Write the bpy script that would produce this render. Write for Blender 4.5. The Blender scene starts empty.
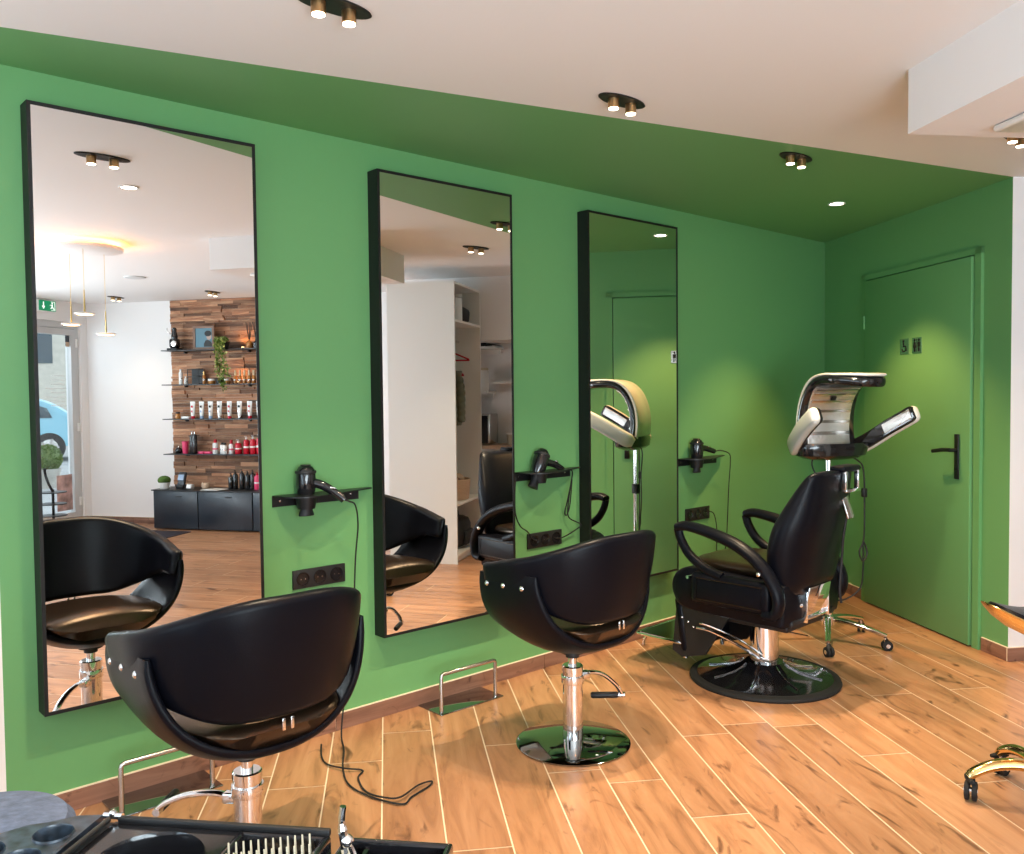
import bpy, math, random
from mathutils import Vector, Matrix
R = math.radians
random.seed(7)
SC = bpy.context.scene
COL = SC.collection
NV = Vector((.8313, -.5559, 0)); WV = Vector((.5559, .8313, 0))     # the room's own two axes (n to the right, w to the mirror wall)
AN = math.atan2(-.5559, .8313)
H = 2.3825
def P(n, w, z=0): return NV * n + WV * w + Vector((0, 0, z))

# ------------------------------------------------------------------ materials
def mat(name, col, rough=.5, metal=0., bump=0., bscale=60., emis=0., trans=0., coat=0., spec=.5, var=0., vscale=6., ior=1.45):
    m = bpy.data.materials.new(name); m.use_nodes = True
    nt = m.node_tree; b = nt.nodes['Principled BSDF']
    b.inputs['Base Color'].default_value = (*col, 1); b.inputs['Roughness'].default_value = rough
    b.inputs['Metallic'].default_value = metal; b.inputs['Transmission Weight'].default_value = trans
    b.inputs['Coat Weight'].default_value = coat; b.inputs['Specular IOR Level'].default_value = spec; b.inputs['IOR'].default_value = ior
    if emis: b.inputs['Emission Color'].default_value = (*col, 1); b.inputs['Emission Strength'].default_value = emis
    tc = nt.nodes.new('ShaderNodeTexCoord')
    if bump:
        nz = nt.nodes.new('ShaderNodeTexNoise'); nz.inputs['Scale'].default_value = bscale; nz.inputs['Detail'].default_value = 4
        bp = nt.nodes.new('ShaderNodeBump'); bp.inputs['Strength'].default_value = bump; bp.inputs['Distance'].default_value = .004
        nt.links.new(tc.outputs['Object'], nz.inputs['Vector']); nt.links.new(nz.outputs['Fac'], bp.inputs['Height']); nt.links.new(bp.outputs['Normal'], b.inputs['Normal'])
    if var:
        nz = nt.nodes.new('ShaderNodeTexNoise'); nz.inputs['Scale'].default_value = vscale; nz.inputs['Detail'].default_value = 5
        mr = nt.nodes.new('ShaderNodeMapRange'); mr.inputs['From Min'].default_value = .3; mr.inputs['From Max'].default_value = .7
        mr.inputs['To Min'].default_value = 1 - var; mr.inputs['To Max'].default_value = 1 + var
        mx = nt.nodes.new('ShaderNodeVectorMath'); mx.operation = 'SCALE'; mx.inputs[0].default_value = col
        nt.links.new(tc.outputs['Object'], nz.inputs['Vector']); nt.links.new(nz.outputs['Fac'], mr.inputs['Value']); nt.links.new(mr.outputs['Result'], mx.inputs['Scale']); nt.links.new(mx.outputs['Vector'], b.inputs['Base Color'])
    return m

def wood_mat(name, c0, c1, c2, rough=.4, along='y', attr='rnd', gain=1., knots=True):
    m = bpy.data.materials.new(name); m.use_nodes = True
    nt = m.node_tree; b = nt.nodes['Principled BSDF']; N = nt.nodes.new; L = nt.links.new
    b.inputs['Roughness'].default_value = rough
    tc = N('ShaderNodeTexCoord'); at = N('ShaderNodeAttribute'); at.attribute_name = attr
    off = N('ShaderNodeVectorMath'); off.operation = 'MULTIPLY_ADD'
    L(at.outputs['Fac'], off.inputs[0]); off.inputs[1].default_value = (37, 91, 13); L(tc.outputs['Object'], off.inputs[2])
    mp = N('ShaderNodeMapping'); mp.inputs['Scale'].default_value = (14, 1.6, 14) if along == 'y' else (1.6, 14, 14)
    L(off.outputs['Vector'], mp.inputs['Vector'])
    n1 = N('ShaderNodeTexNoise'); n1.inputs['Scale'].default_value = 1.0; n1.inputs['Detail'].default_value = 7; n1.inputs['Distortion'].default_value = 1.2; n1.inputs['Roughness'].default_value = .62
    L(mp.outputs['Vector'], n1.inputs['Vector'])
    cr = N('ShaderNodeValToRGB'); e = cr.color_ramp.elements
    e[0].position = .28; e[0].color = (*c0, 1); e[1].position = .72; e[1].color = (*c2, 1)
    k = e.new(.48); k.color = (*c1, 1)
    L(n1.outputs['Fac'], cr.inputs['Fac'])
    mr = N('ShaderNodeMapRange'); mr.inputs['To Min'].default_value = 1 - .16 * gain; mr.inputs['To Max'].default_value = 1 + .13 * gain
    L(at.outputs['Fac'], mr.inputs['Value'])
    sc = N('ShaderNodeVectorMath'); sc.operation = 'SCALE'; L(cr.outputs['Color'], sc.inputs[0]); L(mr.outputs['Result'], sc.inputs['Scale'])
    last = sc.outputs['Vector']
    if knots:
        mp2 = N('ShaderNodeMapping'); mp2.inputs['Scale'].default_value = (9, 3.2, 9); L(off.outputs['Vector'], mp2.inputs['Vector'])
        n2 = N('ShaderNodeTexNoise'); n2.inputs['Scale'].default_value = .9; n2.inputs['Detail'].default_value = 5; n2.inputs['Distortion'].default_value = 2.5; L(mp2.outputs['Vector'], n2.inputs['Vector'])
        r2 = N('ShaderNodeMapRange'); r2.inputs['From Min'].default_value = .60; r2.inputs['From Max'].default_value = .74; L(n2.outputs['Fac'], r2.inputs['Value'])
        mx = N('ShaderNodeMix'); mx.data_type = 'RGBA'; L(r2.outputs['Result'], mx.inputs['Factor']); L(last, mx.inputs[6]); mx.inputs[7].default_value = (c0[0] * .45, c0[1] * .4, c0[2] * .4, 1)
        last = mx.outputs[2]
    L(last, b.inputs['Base Color'])
    bp = N('ShaderNodeBump'); bp.inputs['Strength'].default_value = .12; bp.inputs['Distance'].default_value = .003; L(n1.outputs['Fac'], bp.inputs['Height']); L(bp.outputs['Normal'], b.inputs['Normal'])
    return m

M = {}
M['green'] = mat('green_paint', (.135, .35, .13), .55, bump=.05, bscale=90)
M['cream'] = mat('cream_paint', (.85, .83, .82), .7, bump=.04, bscale=90)
M['white'] = mat('white_laminate', (.80, .78, .74), .4)
M['whitep'] = mat('white_plastic', (.82, .82, .80), .35)
M['shell'] = mat('pearl_plastic', (.74, .73, .68), .25, coat=.4)
M['leather'] = mat('black_leather', (.0035, .004, .007), .34, bump=.10, bscale=260, coat=.0, spec=.16)  # slight blue in the base stands in for daylight sheen
M['leather2'] = mat('seat_leather', (.012, .007, .004), .28, bump=.10, bscale=260, coat=.1, spec=.8)
M['leather2'].node_tree.nodes['Principled BSDF'].inputs['Specular Tint'].default_value = (1, .70, .48, 1)  # copper tint paints in the warm lamp reflection on black leather
M['suede'] = mat('stool_leather_daylight_tint', (.10, .135, .22), .5, bump=.2, bscale=200, var=.3, vscale=50)  # blue base colour stands in for daylight reflected by the seat
M['black'] = mat('black_metal', (.008, .008, .009), .4)
M['frame'] = mat('black_frame', (.004, .004, .004), .55)
M['gloss'] = mat('gloss_black_plastic', (.010, .010, .012), .12, coat=.5)
M['matte'] = mat('matte_black_plastic', (.012, .012, .013), .5)
M['rubber'] = mat('black_rubber', (.010, .010, .010), .75)
M['chrome'] = mat('chrome', (.86, .86, .87), .06, metal=1)
M['steel'] = mat('brushed_steel', (.60, .57, .54), .25, metal=1)
M['darkchrome'] = mat('dark_polished_steel', (.33, .34, .33), .05, metal=1)
M['mirror'] = mat('mirror_glass', (.90, .905, .90), .0, metal=1)
M['gold'] = mat('gold_metal', (.85, .60, .25), .14, metal=1)
M['brass'] = mat('brass', (.48, .30, .14), .32, metal=1)
M['lamp'] = mat('lamp_lens', (1, .86, .66), .3, emis=8)
M['lamp2'] = mat('downlight_lens', (1, .93, .80), .3, emis=12)
M['led'] = mat('warm_led', (1, .62, .28), .3, emis=9)
M['halo'] = mat('halo_led', (1, .38, .10), .3, emis=360)
def thin_glass(name, col, f):
    m = bpy.data.materials.new(name); m.use_nodes = True; nt = m.node_tree
    for n in list(nt.nodes):
        if n.type != 'OUTPUT_MATERIAL': nt.nodes.remove(n)
    out = nt.nodes['Material Output']; tr = nt.nodes.new('ShaderNodeBsdfTransparent'); gl = nt.nodes.new('ShaderNodeBsdfGlossy'); mx = nt.nodes.new('ShaderNodeMixShader')
    tr.inputs['Color'].default_value = (*col, 1); gl.inputs['Roughness'].default_value = .0; mx.inputs['Fac'].default_value = f
    nt.links.new(tr.outputs[0], mx.inputs[1]); nt.links.new(gl.outputs[0], mx.inputs[2]); nt.links.new(mx.outputs[0], out.inputs['Surface']); return m
M['glass'] = thin_glass('clear_glass', (.95, .98, .98), .05)
M['grout'] = mat('pale_grout', (.80, .68, .52), .8)
M['floor'] = wood_mat('oak_tile', (.25, .115, .055), (.42, .205, .100), (.52, .28, .15), .32, gain=1.1)
M['base'] = wood_mat('brown_tile', (.13, .06, .04), (.24, .12, .08), (.34, .19, .13), .4, along='x', gain=.8)
M['clad'] = wood_mat('reclaimed_wood', (.08, .035, .018), (.20, .10, .055), (.36, .21, .13), .7, gain=3.6, along='x', knots=False)
M['cabinet'] = mat('dark_blue_lacquer', (.022, .030, .042), .3, var=.35, vscale=3)
M['speck'] = mat('speckled_tray', (.03, .045, .065), .3, var=.9, vscale=60, coat=.4)
M['silver'] = mat('silver_foil', (.82, .79, .76), .34, metal=1, bump=.9, bscale=70)
M['tan'] = mat('tan_paper', (.55, .38, .26), .7)
M['pink'] = mat('pink_plastic', (.75, .06, .16), .35)
M['red'] = mat('red_plastic', (.55, .01, .03), .25)
M['blue'] = mat('pale_blue_plastic', (.30, .42, .60), .4)
M['leaf'] = mat('leaf_green', (.11, .19, .03), .5)
M['leaf2'] = mat('variegated_leaf', (.34, .36, .12), .5, var=.5, vscale=30)
M['moss'] = mat('moss_green', (.06, .13, .02), .9, bump=1, bscale=80)
M['stone'] = mat('pale_stone', (.50, .47, .42), .8, var=.2)
M['pavement'] = mat('pavement_grey', (.42, .42, .42), .9, var=.15, vscale=2)
M['carblue'] = mat('sky_blue_car_paint', (.22, .50, .62), .2, coat=.8)
M['tyre'] = mat('tyre_rubber', (.015, .015, .016), .8)
M['carglass'] = mat('tinted_car_glass', (.05, .08, .10), .05)
M['signgreen'] = mat('exit_sign_green', (.0, .22, .09), .4, emis=.6)
M['signwhite'] = mat('exit_sign_white', (.9, .95, .9), .4, emis=.7)
M['plate'] = mat('satin_sign_plate', (.74, .77, .72), .25, metal=1)
M['upvc'] = mat('grey_white_frame', (.55, .55, .55), .4)
M['olive'] = mat('olive_quilt', (.13, .13, .085), .7, bump=.3, bscale=20)
M['amber'] = mat('amber_liquid', (.45, .19, .05), .2)
M['skin'] = mat('portrait_skin', (.45, .32, .26), .6)
M['photo_blue'] = mat('portrait_backdrop', (.09, .20, .26), .5)
M['dkwood'] = mat('brown_wood_frame', (.20, .11, .07), .5)
M['facade'] = mat('facade_render', (.62, .58, .50), .9, var=.1)
M['poster'] = mat('poster_print', (.45, .30, .28), .6, var=.6, vscale=9)
M['mat'] = mat('dark_door_mat', (.035, .03, .045), .95, bump=.5, bscale=150)
M['bristle'] = mat('cream_bristle', (.62, .55, .40), .6)
M['brick'] = M['clad']

# ------------------------------------------------------------------ mesh builder
def crom(pts, n=8, closed=False):
    pts = [Vector(p) for p in pts]
    if len(pts) < 3: return pts
    out = []; N = len(pts); rng = N if closed else N - 1
    for i in range(rng):
        if closed: a, b, c, d = pts[(i - 1) % N], pts[i], pts[(i + 1) % N], pts[(i + 2) % N]
        else: a, b, c, d = pts[max(i - 1, 0)], pts[i], pts[i + 1], pts[min(i + 2, N - 1)]
        for k in range(n):
            t = k / n
            out.append(.5 * ((2 * b) + (c - a) * t + (2 * a - 5 * b + 4 * c - d) * t * t + (3 * b - a - 3 * c + d) * t ** 3))
    if not closed: out.append(pts[-1])
    return out
def ss(a, b, x):
    t = min(1, max(0, (x - a) / (b - a))); return t * t * (3 - 2 * t)
def lerp(a, b, t): return a + (b - a) * t
class G:
    def __init__(s): s.v = []; s.f = []; s.fm = []; s.at = []; s.mi = 0; s.r = 0.; s.X = None
    def add(s, vs, fs):
        o = len(s.v)
        for p in vs:
            p = Vector(p); s.v.append(s.X @ p if s.X else p)
        for f in fs: s.f.append([o + i for i in f]); s.fm.append(s.mi); s.at.append(s.r)
        return s
    def box(s, c, d, rz=0, rx=0, ry=0, b=0):
        x, y, z = d[0] / 2, d[1] / 2, d[2] / 2
        if b:
            b = min(b, x * .98, y * .98, z * .98)
            rings = []
            for (zz, q) in ((-z, b), (-z + b * .3, b * .3), (-z + b, 0), (z - b, 0), (z - b * .3, b * .3), (z, b)):
                ring = []
                rr = b
                for (sx, sy, a0) in ((1, 1, 0), (-1, 1, 90), (-1, -1, 180), (1, -1, 270)):
                    for k in range(4):
                        a = R(a0 + k * 30); ra = max(rr - q, 0.0001) if q else rr
                        ring.append(Vector((sx * (x - rr) + math.cos(a) * ra, sy * (y - rr) + math.sin(a) * ra, zz)))
                rings.append(ring)
            vs = [p for r_ in rings for p in r_]; n = 16; fs = []
            for i in range(len(rings) - 1):
                for j in range(n): fs.append([i * n + j, i * n + (j + 1) % n, (i + 1) * n + (j + 1) % n, (i + 1) * n + j])
            fs.append(list(range(n))[::-1]); fs.append([(len(rings) - 1) * n + j for j in range(n)])
        else:
            vs = [Vector((a * x, b_ * y, c_ * z)) for c_ in (-1, 1) for b_ in (-1, 1) for a in (-1, 1)]
            fs = [[0, 2, 3, 1], [4, 5, 7, 6], [0, 1, 5, 4], [1, 3, 7, 5], [3, 2, 6, 7], [2, 0, 4, 6]]
        m = Matrix.Translation(Vector(c)) @ Matrix.Rotation(rz, 4, 'Z') @ Matrix.Rotation(ry, 4, 'Y') @ Matrix.Rotation(rx, 4, 'X')
        return s.add([m @ p for p in vs], fs)
    def loft(s, rings, cap=True, closed=False):
        n = len(rings[0]); vs = [p for r_ in rings for p in r_]; fs = []; m = len(rings)
        for i in range(m if closed else m - 1):
            a = i * n; b = ((i + 1) % m) * n
            for j in range(n): fs.append([a + j, a + (j + 1) % n, b + (j + 1) % n, b + j])
        if cap and not closed: fs.append(list(range(n))[::-1]); fs.append([(m - 1) * n + j for j in range(n)])
        return s.add(vs, fs)
    def tube(s, pts, r, seg=10, closed=False, flat=1., up=None):
        pts = [Vector(p) for p in pts]; N = len(pts); rings = []; prev = None
        for i in range(N):
            if closed: t = pts[(i + 1) % N] - pts[(i - 1) % N]
            else: t = pts[min(i + 1, N - 1)] - pts[max(i - 1, 0)]
            t.normalize()
            if prev is None:
                u = Vector(up) if up else Vector((0, 0, 1))
                if abs(t.dot(u)) > .95: u = Vector((1, 0, 0))
                a = (u - t * u.dot(t)).normalized()
            else:
                a = prev - t * prev.dot(t)
                if a.length < 1e-6: a = prev
                a.normalize()
            prev = a; b = t.cross(a)
            rr = r[i] if isinstance(r, (list, tuple)) else (r(i / (N - 1)) if callable(r) else r)
            rings.append([pts[i] + a * math.cos(k * 2 * math.pi / seg) * rr + b * math.sin(k * 2 * math.pi / seg) * rr * flat for k in range(seg)])
        return s.loft(rings, True, closed)
    def cyl(s, p0, p1, r0, r1=None, seg=24):
        return s.tube([p0, p1], [r0, r0 if r1 is None else r1], seg)
    def lathe(s, prof, c=(0, 0, 0), seg=32, sx=1, sy=1, rot=None):
        c = Vector(c); rings = []
        for (r, z) in prof:
            rings.append([Vector((math.cos(k * 2 * math.pi / seg) * max(r, .0002) * sx, math.sin(k * 2 * math.pi / seg) * max(r, .0002) * sy, z)) for k in range(seg)])
        if rot: rings = [[rot @ p for p in q] for q in rings]
        loop = prof[0][0] > .001 and prof[-1][0] > .001
        return s.loft([[p + c for p in q] for q in rings], not loop, loop)
    def prism(s, poly, a, b, axis='z'):
        def mk(u, v, t): return {'z': (u, v, t), 'y': (u, t, v), 'x': (t, u, v)}[axis]
        n = len(poly); vs = [mk(u, v, a) for u, v in poly] + [mk(u, v, b) for u, v in poly]
        fs = [list(range(n))[::-1], [n + i for i in range(n)]] + [[i, (i + 1) % n, n + (i + 1) % n, n + i] for i in range(n)]
        return s.add(vs, fs)
    def ball(s, c, r, seg=16, sx=1, sy=1, sz=1):
        n = seg // 2
        return s.lathe([(r * math.sin(math.pi * i / n), -r * sz * math.cos(math.pi * i / n)) for i in range(n + 1)], c, seg, sx, sy)
    def obj(s, name, m, parent=None, smooth=True, ang=35, fix=True):
        me = bpy.data.meshes.new(name); me.from_pydata([tuple(p) for p in s.v], [], s.f)
        ms = m if isinstance(m, (list, tuple)) else [m]
        for q in ms: me.materials.append(M[q] if isinstance(q, str) else q)
        for i, p in enumerate(me.polygons): p.material_index = s.fm[i]
        if any(s.at):
            a = me.attributes.new('rnd', 'FLOAT', 'FACE')
            for i, q in enumerate(s.at): a.data[i].value = q
        if fix:
            import bmesh
            bm = bmesh.new(); bm.from_mesh(me); bmesh.ops.recalc_face_normals(bm, faces=bm.faces); bm.to_mesh(me); bm.free()
        if smooth:
            for p in me.polygons: p.use_smooth = True
            me.set_sharp_from_angle(angle=R(ang))
        o = bpy.data.objects.new(name, me); COL.objects.link(o)
        if parent: o.parent = parent
        return o
def tag(o, label, cat, group=None, kind=None):
    if label: o['label'] = label
    if cat: o['category'] = cat
    if group: o['group'] = group
    if kind: o['kind'] = kind
    return o
def struct(o): o['kind'] = 'structure'; return o
def thing(name, label, cat, loc=(0, 0, 0), rz=0, group=None):
    o = bpy.data.objects.new(name, None); COL.objects.link(o); o.empty_display_size = .1
    o.location = loc; o.rotation_euler = (0, 0, rz); return tag(o, label, cat, group)
def place(o, loc, rz=0): o.location = loc; o.rotation_euler = (0, 0, rz); return o
def dup(root, loc, rz, label=None, group=None, scale=None):
    def cp(o, par):
        c = o.copy(); COL.objects.link(c); c.parent = par
        for ch in [x for x in kids.get(o.name, [])]: cp(ch, c)
        return c
    kids = {}
    for o in list(bpy.data.objects):
        if o.parent: kids.setdefault(o.parent.name, []).append(o)
    r = cp(root, None); r.location = loc; r.rotation_euler = (0, 0, rz)
    if scale: r.scale = scale
    if label: r['label'] = label
    if group: r['group'] = group
    return r
def circ(r, n, ph=0): return [(r * math.cos(ph + 2 * math.pi * i / n), r * math.sin(ph + 2 * math.pi * i / n)) for i in range(n)]
def spot(name, loc, energy, angle, blend, col, rad=.02, dirv=(0, 0, -1)):
    l = bpy.data.lights.new(name, 'SPOT'); l.energy = energy; l.spot_size = R(angle); l.spot_blend = blend; l.color = col; l.shadow_soft_size = rad
    o = bpy.data.objects.new(name, l); COL.objects.link(o); o.location = loc
    o.rotation_euler = Vector(dirv).to_track_quat('-Z', 'Y').to_euler(); return o

# ------------------------------------------------------------------ camera
f, yaw, pitch, roll = 869.93, .7327, -.037, -.0105
cam = bpy.data.cameras.new('camera'); co = bpy.data.objects.new('camera', cam); COL.objects.link(co); SC.camera = co
cam.sensor_fit = 'HORIZONTAL'; cam.sensor_width = 36; cam.lens = f / 1024 * 36; cam.clip_start = .05; cam.clip_end = 200
fw = Vector((math.sin(yaw) * math.cos(pitch), math.cos(yaw) * math.cos(pitch), math.sin(pitch)))
rt = Vector((math.cos(yaw), -math.sin(yaw), 0)); up = rt.cross(fw)
r2 = rt * math.cos(roll) + up * math.sin(roll); u2 = -rt * math.sin(roll) + up * math.cos(roll)
co.matrix_world = Matrix(((r2.x, u2.x, -fw.x, 0), (r2.y, u2.y, -fw.y, -3.0662), (r2.z, u2.z, -fw.z, 1.3488), (0, 0, 0, 1)))

# ------------------------------------------------------------------ room shell
ND = 4.741; WC = 1.332; NB = 5.74; NR = 6.35; NK = 6.47; WE = -4.4; NL = -.9; WS = -.35
def nwbox(name, n0, n1, w0, w1, z0, z1, m, parent=None, **k):
    g = G().box(((n0 + n1) / 2, (w0 + w1) / 2, (z0 + z1) / 2), (n1 - n0, w1 - w0, z1 - z0), b=k.pop('b', 0))
    o = g.obj(name, m, parent, **k)
    if not parent: o.rotation_euler.z = AN
    return o
T = .12
# mirror wall: green from X .61, cream left of it
XL = -1.10
struct(G().box(((.609 + 5.705) / 2 + .04, T / 2, H / 2), (5.096 + .08, T, H)).obj('wall_mirrors', 'green', smooth=False))
struct(G().box(((XL + .609) / 2 - .1, T / 2, H / 2), (.609 - XL + .2, T, H)).obj('wall_back_left', 'cream', smooth=False))
# door wall
struct(nwbox('wall_door', ND, ND + T, WC + .002, 3.17, 0, H, 'green', smooth=False))
struct(nwbox('wall_right', ND + .001, NR + T, WC, WC + T, 0, H, 'cream', smooth=False))
# a thin cream skin closes the corner end of the green wall
struct(nwbox('wall_office', NB, NB + T, WS, WC, 1.83, H, 'cream', smooth=False))
struct(nwbox('wall_nook', NR, NR + T, WS, WC, 0, 1.95, 'cream', smooth=False))
struct(nwbox('ceiling_nook', NB + T, NR, WS, WC, 1.83, 1.95, 'cream', smooth=False))
struct(nwbox('wall_return', NB, NK + T, WS - T, WS, 0, H, 'cream', smooth=False))
struct(nwbox('wall_products', NK, NK + T, WE - T, WS - T, 0, H, 'cream', smooth=False))
# entry wall w=WE with door opening n 5.42..6.36 and shop window 1.2..5.1
def wallpiece(name, n0, n1, z0, z1): return struct(nwbox(name, n0, n1, WE - T, WE, z0, z1, 'cream', smooth=False))
wallpiece('wall_entry', 6.36, NK, 0, H); wallpiece('wall_entry', 5.1, 5.42, 0, H); wallpiece('wall_entry', 5.42, 6.36, 2.17, H)
wallpiece('wall_entry', 1.2, 5.1, 2.15, H); wallpiece('wall_entry', 1.2, 5.1, 0, .35); wallpiece('wall_entry', NL - T, 1.2, 0, H)
# left wall n=NL with window
def lw(n, w0, w1, z0, z1): return struct(nwbox(n, NL - T, NL, w0, w1, z0, z1, 'cream', smooth=False))
lw('wall_left', WE, -3.9, 0, H); lw('wall_left', -1.0, -.60, 0, H); lw('wall_left', -3.9, -1.0, 0, .3); lw('wall_left', -3.9, -1.0, 2.2, H)
def window(n, axis, a0, a1, z0, z1, c):
    root = struct(thing('window_%d' % n, None, None))
    if 'label' in root: del root['label']
    root.rotation_euler.z = AN
    g = G(); t = .05
    def bx(u0, u1, v0, v1):
        if axis == 'w': g.box(((u0 + u1) / 2, c, (v0 + v1) / 2), (u1 - u0, .07, v1 - v0))
        else: g.box((c, (u0 + u1) / 2, (v0 + v1) / 2), (.07, u1 - u0, v1 - v0))
    bx(a0, a1, z0, z0 + t); bx(a0, a1, z1 - t, z1)
    k = 3
    for i in range(k + 1):
        u = lerp(a0 + t / 2, a1 - t / 2, i / k); bx(u - t / 2, u + t / 2, z0 + t, z1 - t)
    g.obj('window_frame', 'upvc', root, smooth=False)
    h = G()
    if axis == 'w': h.box(((a0 + a1) / 2, c, (z0 + z1) / 2), (a1 - a0 - .06, .008, z1 - z0 - .06))
    else: h.box((c, (a0 + a1) / 2, (z0 + z1) / 2), (.008, a1 - a0 - .06, z1 - z0 - .06))
    h.obj('window_pane', 'glass', root, smooth=False)
window(1, 'w', 1.2, 5.1, .35, 2.15, WE - T / 2)
window(2, 'n', -3.9, -1.0, .3, 2.2, NL - T / 2)

# ceiling: cream with a green corner zone along the mirror wall (one flat slab, two paints)
A = Vector((5.705, 0)); B = Vector((4.682, -1.53)); Cc = Vector((-.42, 0))
g = G(); pz = H
def c2(n, w): q = P(n, w); return (q.x, q.y)
g.mi = 1; g.add([(A.x + .07, .1, H), (B.x, B.y, H), (Cc.x, Cc.y, H), (Cc.x, .1, H)], [[0, 1, 2, 3]])
g.mi = 0
q1 = c2(NB + T, WC); q2 = c2(NB + T, WS); q2b = c2(NK + T, WS); q3 = c2(NK + T, WE - T); q4 = c2(NL - T, WE - T); q5 = c2(NL - T, -.60)
g.add([(B.x, B.y, H), (*q1, H), (*q2, H), (*q2b, H), (*q3, H), (*q4, H), (*q5, H), (XL - .1, .1, H), (Cc.x, .1, H), (Cc.x, Cc.y, H)], [list(range(10))])
struct(g.obj('ceiling', ['cream', 'green'], smooth=False, fix=False))
# hanging soffit (its lower face carries the air cassette)
def soffit():
    n0, n1, w0, w1, zb = 3.388, 4.44, -.85, .083, 2.178
    return struct(nwbox('ceiling_soffit', n0, n1, w0, w1, zb, H, 'cream', smooth=False))
soffit()
root = thing('air_cassette', 'white square ceiling air unit set in the underside of the dropped soffit', 'air conditioner', P(3.93, -.36, 2.178), AN)
G().box((0, 0, -.012), (.66, .66, .022), b=.01).obj('panel', 'whitep', root)
G().box((0, 0, -.028), (.36, .36, .010), b=.004).obj('grille', 'upvc', root)
for a in range(4):
    G().box((.24 * math.cos(a * math.pi / 2), .24 * math.sin(a * math.pi / 2), -.024), (.03 if a % 2 == 0 else .4, .4 if a % 2 == 0 else .03, .004)).obj('louvre', 'upvc', root)

# floor of wood-look tiles, laid along w, 0.1945 wide
def clip(poly, fn):
    out = []
    for i in range(len(poly)):
        a, b = poly[i], poly[(i + 1) % len(poly)]; fa, fb = fn(a), fn(b)
        if fa >= 0: out.append(a)
        if (fa >= 0) != (fb >= 0):
            t = fa / (fa - fb); out.append((a[0] + (b[0] - a[0]) * t, a[1] + (b[1] - a[1]) * t))
    return out
g = G(); rnd = random.Random(3)
PW, PL = .1945, 1.17
known = {0: .926, 1: -.022, 2: .733, 3: .456, -1: .664, -2: .486, 5: 1.228, 6: .695, 7: 1.329 - .55, 8: .725, 12: 1.539, 13: 1.006, 9: .404, 10: .135, 11: 1.392 - .4}
row = -14
while 1.67 + row * PW < NK + .05:
    n0 = 1.67 + row * PW; n1 = n0 + PW
    w = known.get(row, rnd.random() * PL) - PL * 6
    while w < 3.3:
        a, b = w + .0024, w + PL - .0024
        poly = [(n0 + .0024, a), (n1 - .0024, a), (n1 - .0024, b), (n0 + .0024, b)]
        w += PL
        rr = rnd.random() * .98 + .01
        subs = [poly]
        if n1 > ND - .0 and n1 > ND:
            subs = [clip(poly, lambda q: WC + .01 - q[1]), clip(clip(poly, lambda q: q[1] - WC - .01), lambda q: ND + .01 - q[0])]
        for po in subs:
            for fn in (lambda q: (.02 - (-.5559 * q[0] + .8313 * q[1])), lambda q: q[1] - WE, lambda q: NK - q[0], lambda q: q[0] - NL):
                if len(po) >= 3: po = clip(po, fn)
            if len(po) >= 3:
                g.r = rr; g.add([(x, y, 0) for x, y in po], [list(range(len(po)))])
    row += 1
g.r = .5; g.mi = 1
fl = [(NL, WE), (NK, WE), (NK, WS), (NR, WS), (NR, WC), (ND, WC), (ND, 3.17), (NL, -.60)]
g.add([(x, y, -.0012) for x, y in fl], [list(range(len(fl)))])
g.add([(x, y, -.06) for x, y in fl], [list(range(len(fl)))[::-1]])
o = struct(g.obj('floor', ['floor', 'grout'], smooth=False, fix=False)); o.rotation_euler.z = AN

# baseboards (tile skirting in lengths)
BB = .0706
def skirting(name, p0, p1, side, seg=1.17):
    """from p0 to p1 (world xy), thickness towards side"""
    p0 = Vector((*p0, 0)); p1 = Vector((*p1, 0)); L = (p1 - p0).length; a = math.atan2(p1.y - p0.y, p1.x - p0.x)
    g = G(); x = 0; rr = random.Random(hash(name) % 97 if False else len(name) + 5)
    while x < L - 1e-4:
        e = min(L, x + seg); g.mi = 0; g.r = .05 + .9 * rr.random()
        g.box(((x + e) / 2, side * .005, BB / 2 - .001), (e - x - .003, .010, BB - .004)); x = e
    g.mi = 1; g.r = .5
    g.box((L / 2, side * .0045, BB - .0015), (L, .009, .003)); g.box((L / 2, side * .003, BB / 2), (L - .002, .006, BB - .004))
    o = g.obj(name, ['base', 'grout'], smooth=False); o.location = p0; o.rotation_euler.z = a
    return struct(o)
skirting('baseboard_mirrors', (.609, 0), (5.70, 0), -1)
skirting('baseboard_back_left', (XL, 0), (.605, 0), -1)
pd = lambda w: c2(ND, w)
DL, DR, FR, FL_ = -.4744, -1.3143, -1.3616, -.43       # door edges given by their Y on the wall
def wy(y): return (y + .5559 * ND) / .8313
skirting('baseboard_door_wall', pd(wy(FL_ + .01)), pd(3.165), 1)
skirting('baseboard_door_wall', pd(WC), pd(wy(FR) - .012), 1)
skirting('baseboard_right', c2(ND - .01, WC), c2(NR - .38, WC), -1)
skirting('baseboard_products', c2(NK, WS), c2(NK, WE), -1)
skirting('baseboard_entry', c2(6.42, WE), c2(NK, WE), 1)
skirting('baseboard_left', c2(NL, -.61), c2(NL, WE), 1)

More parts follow.
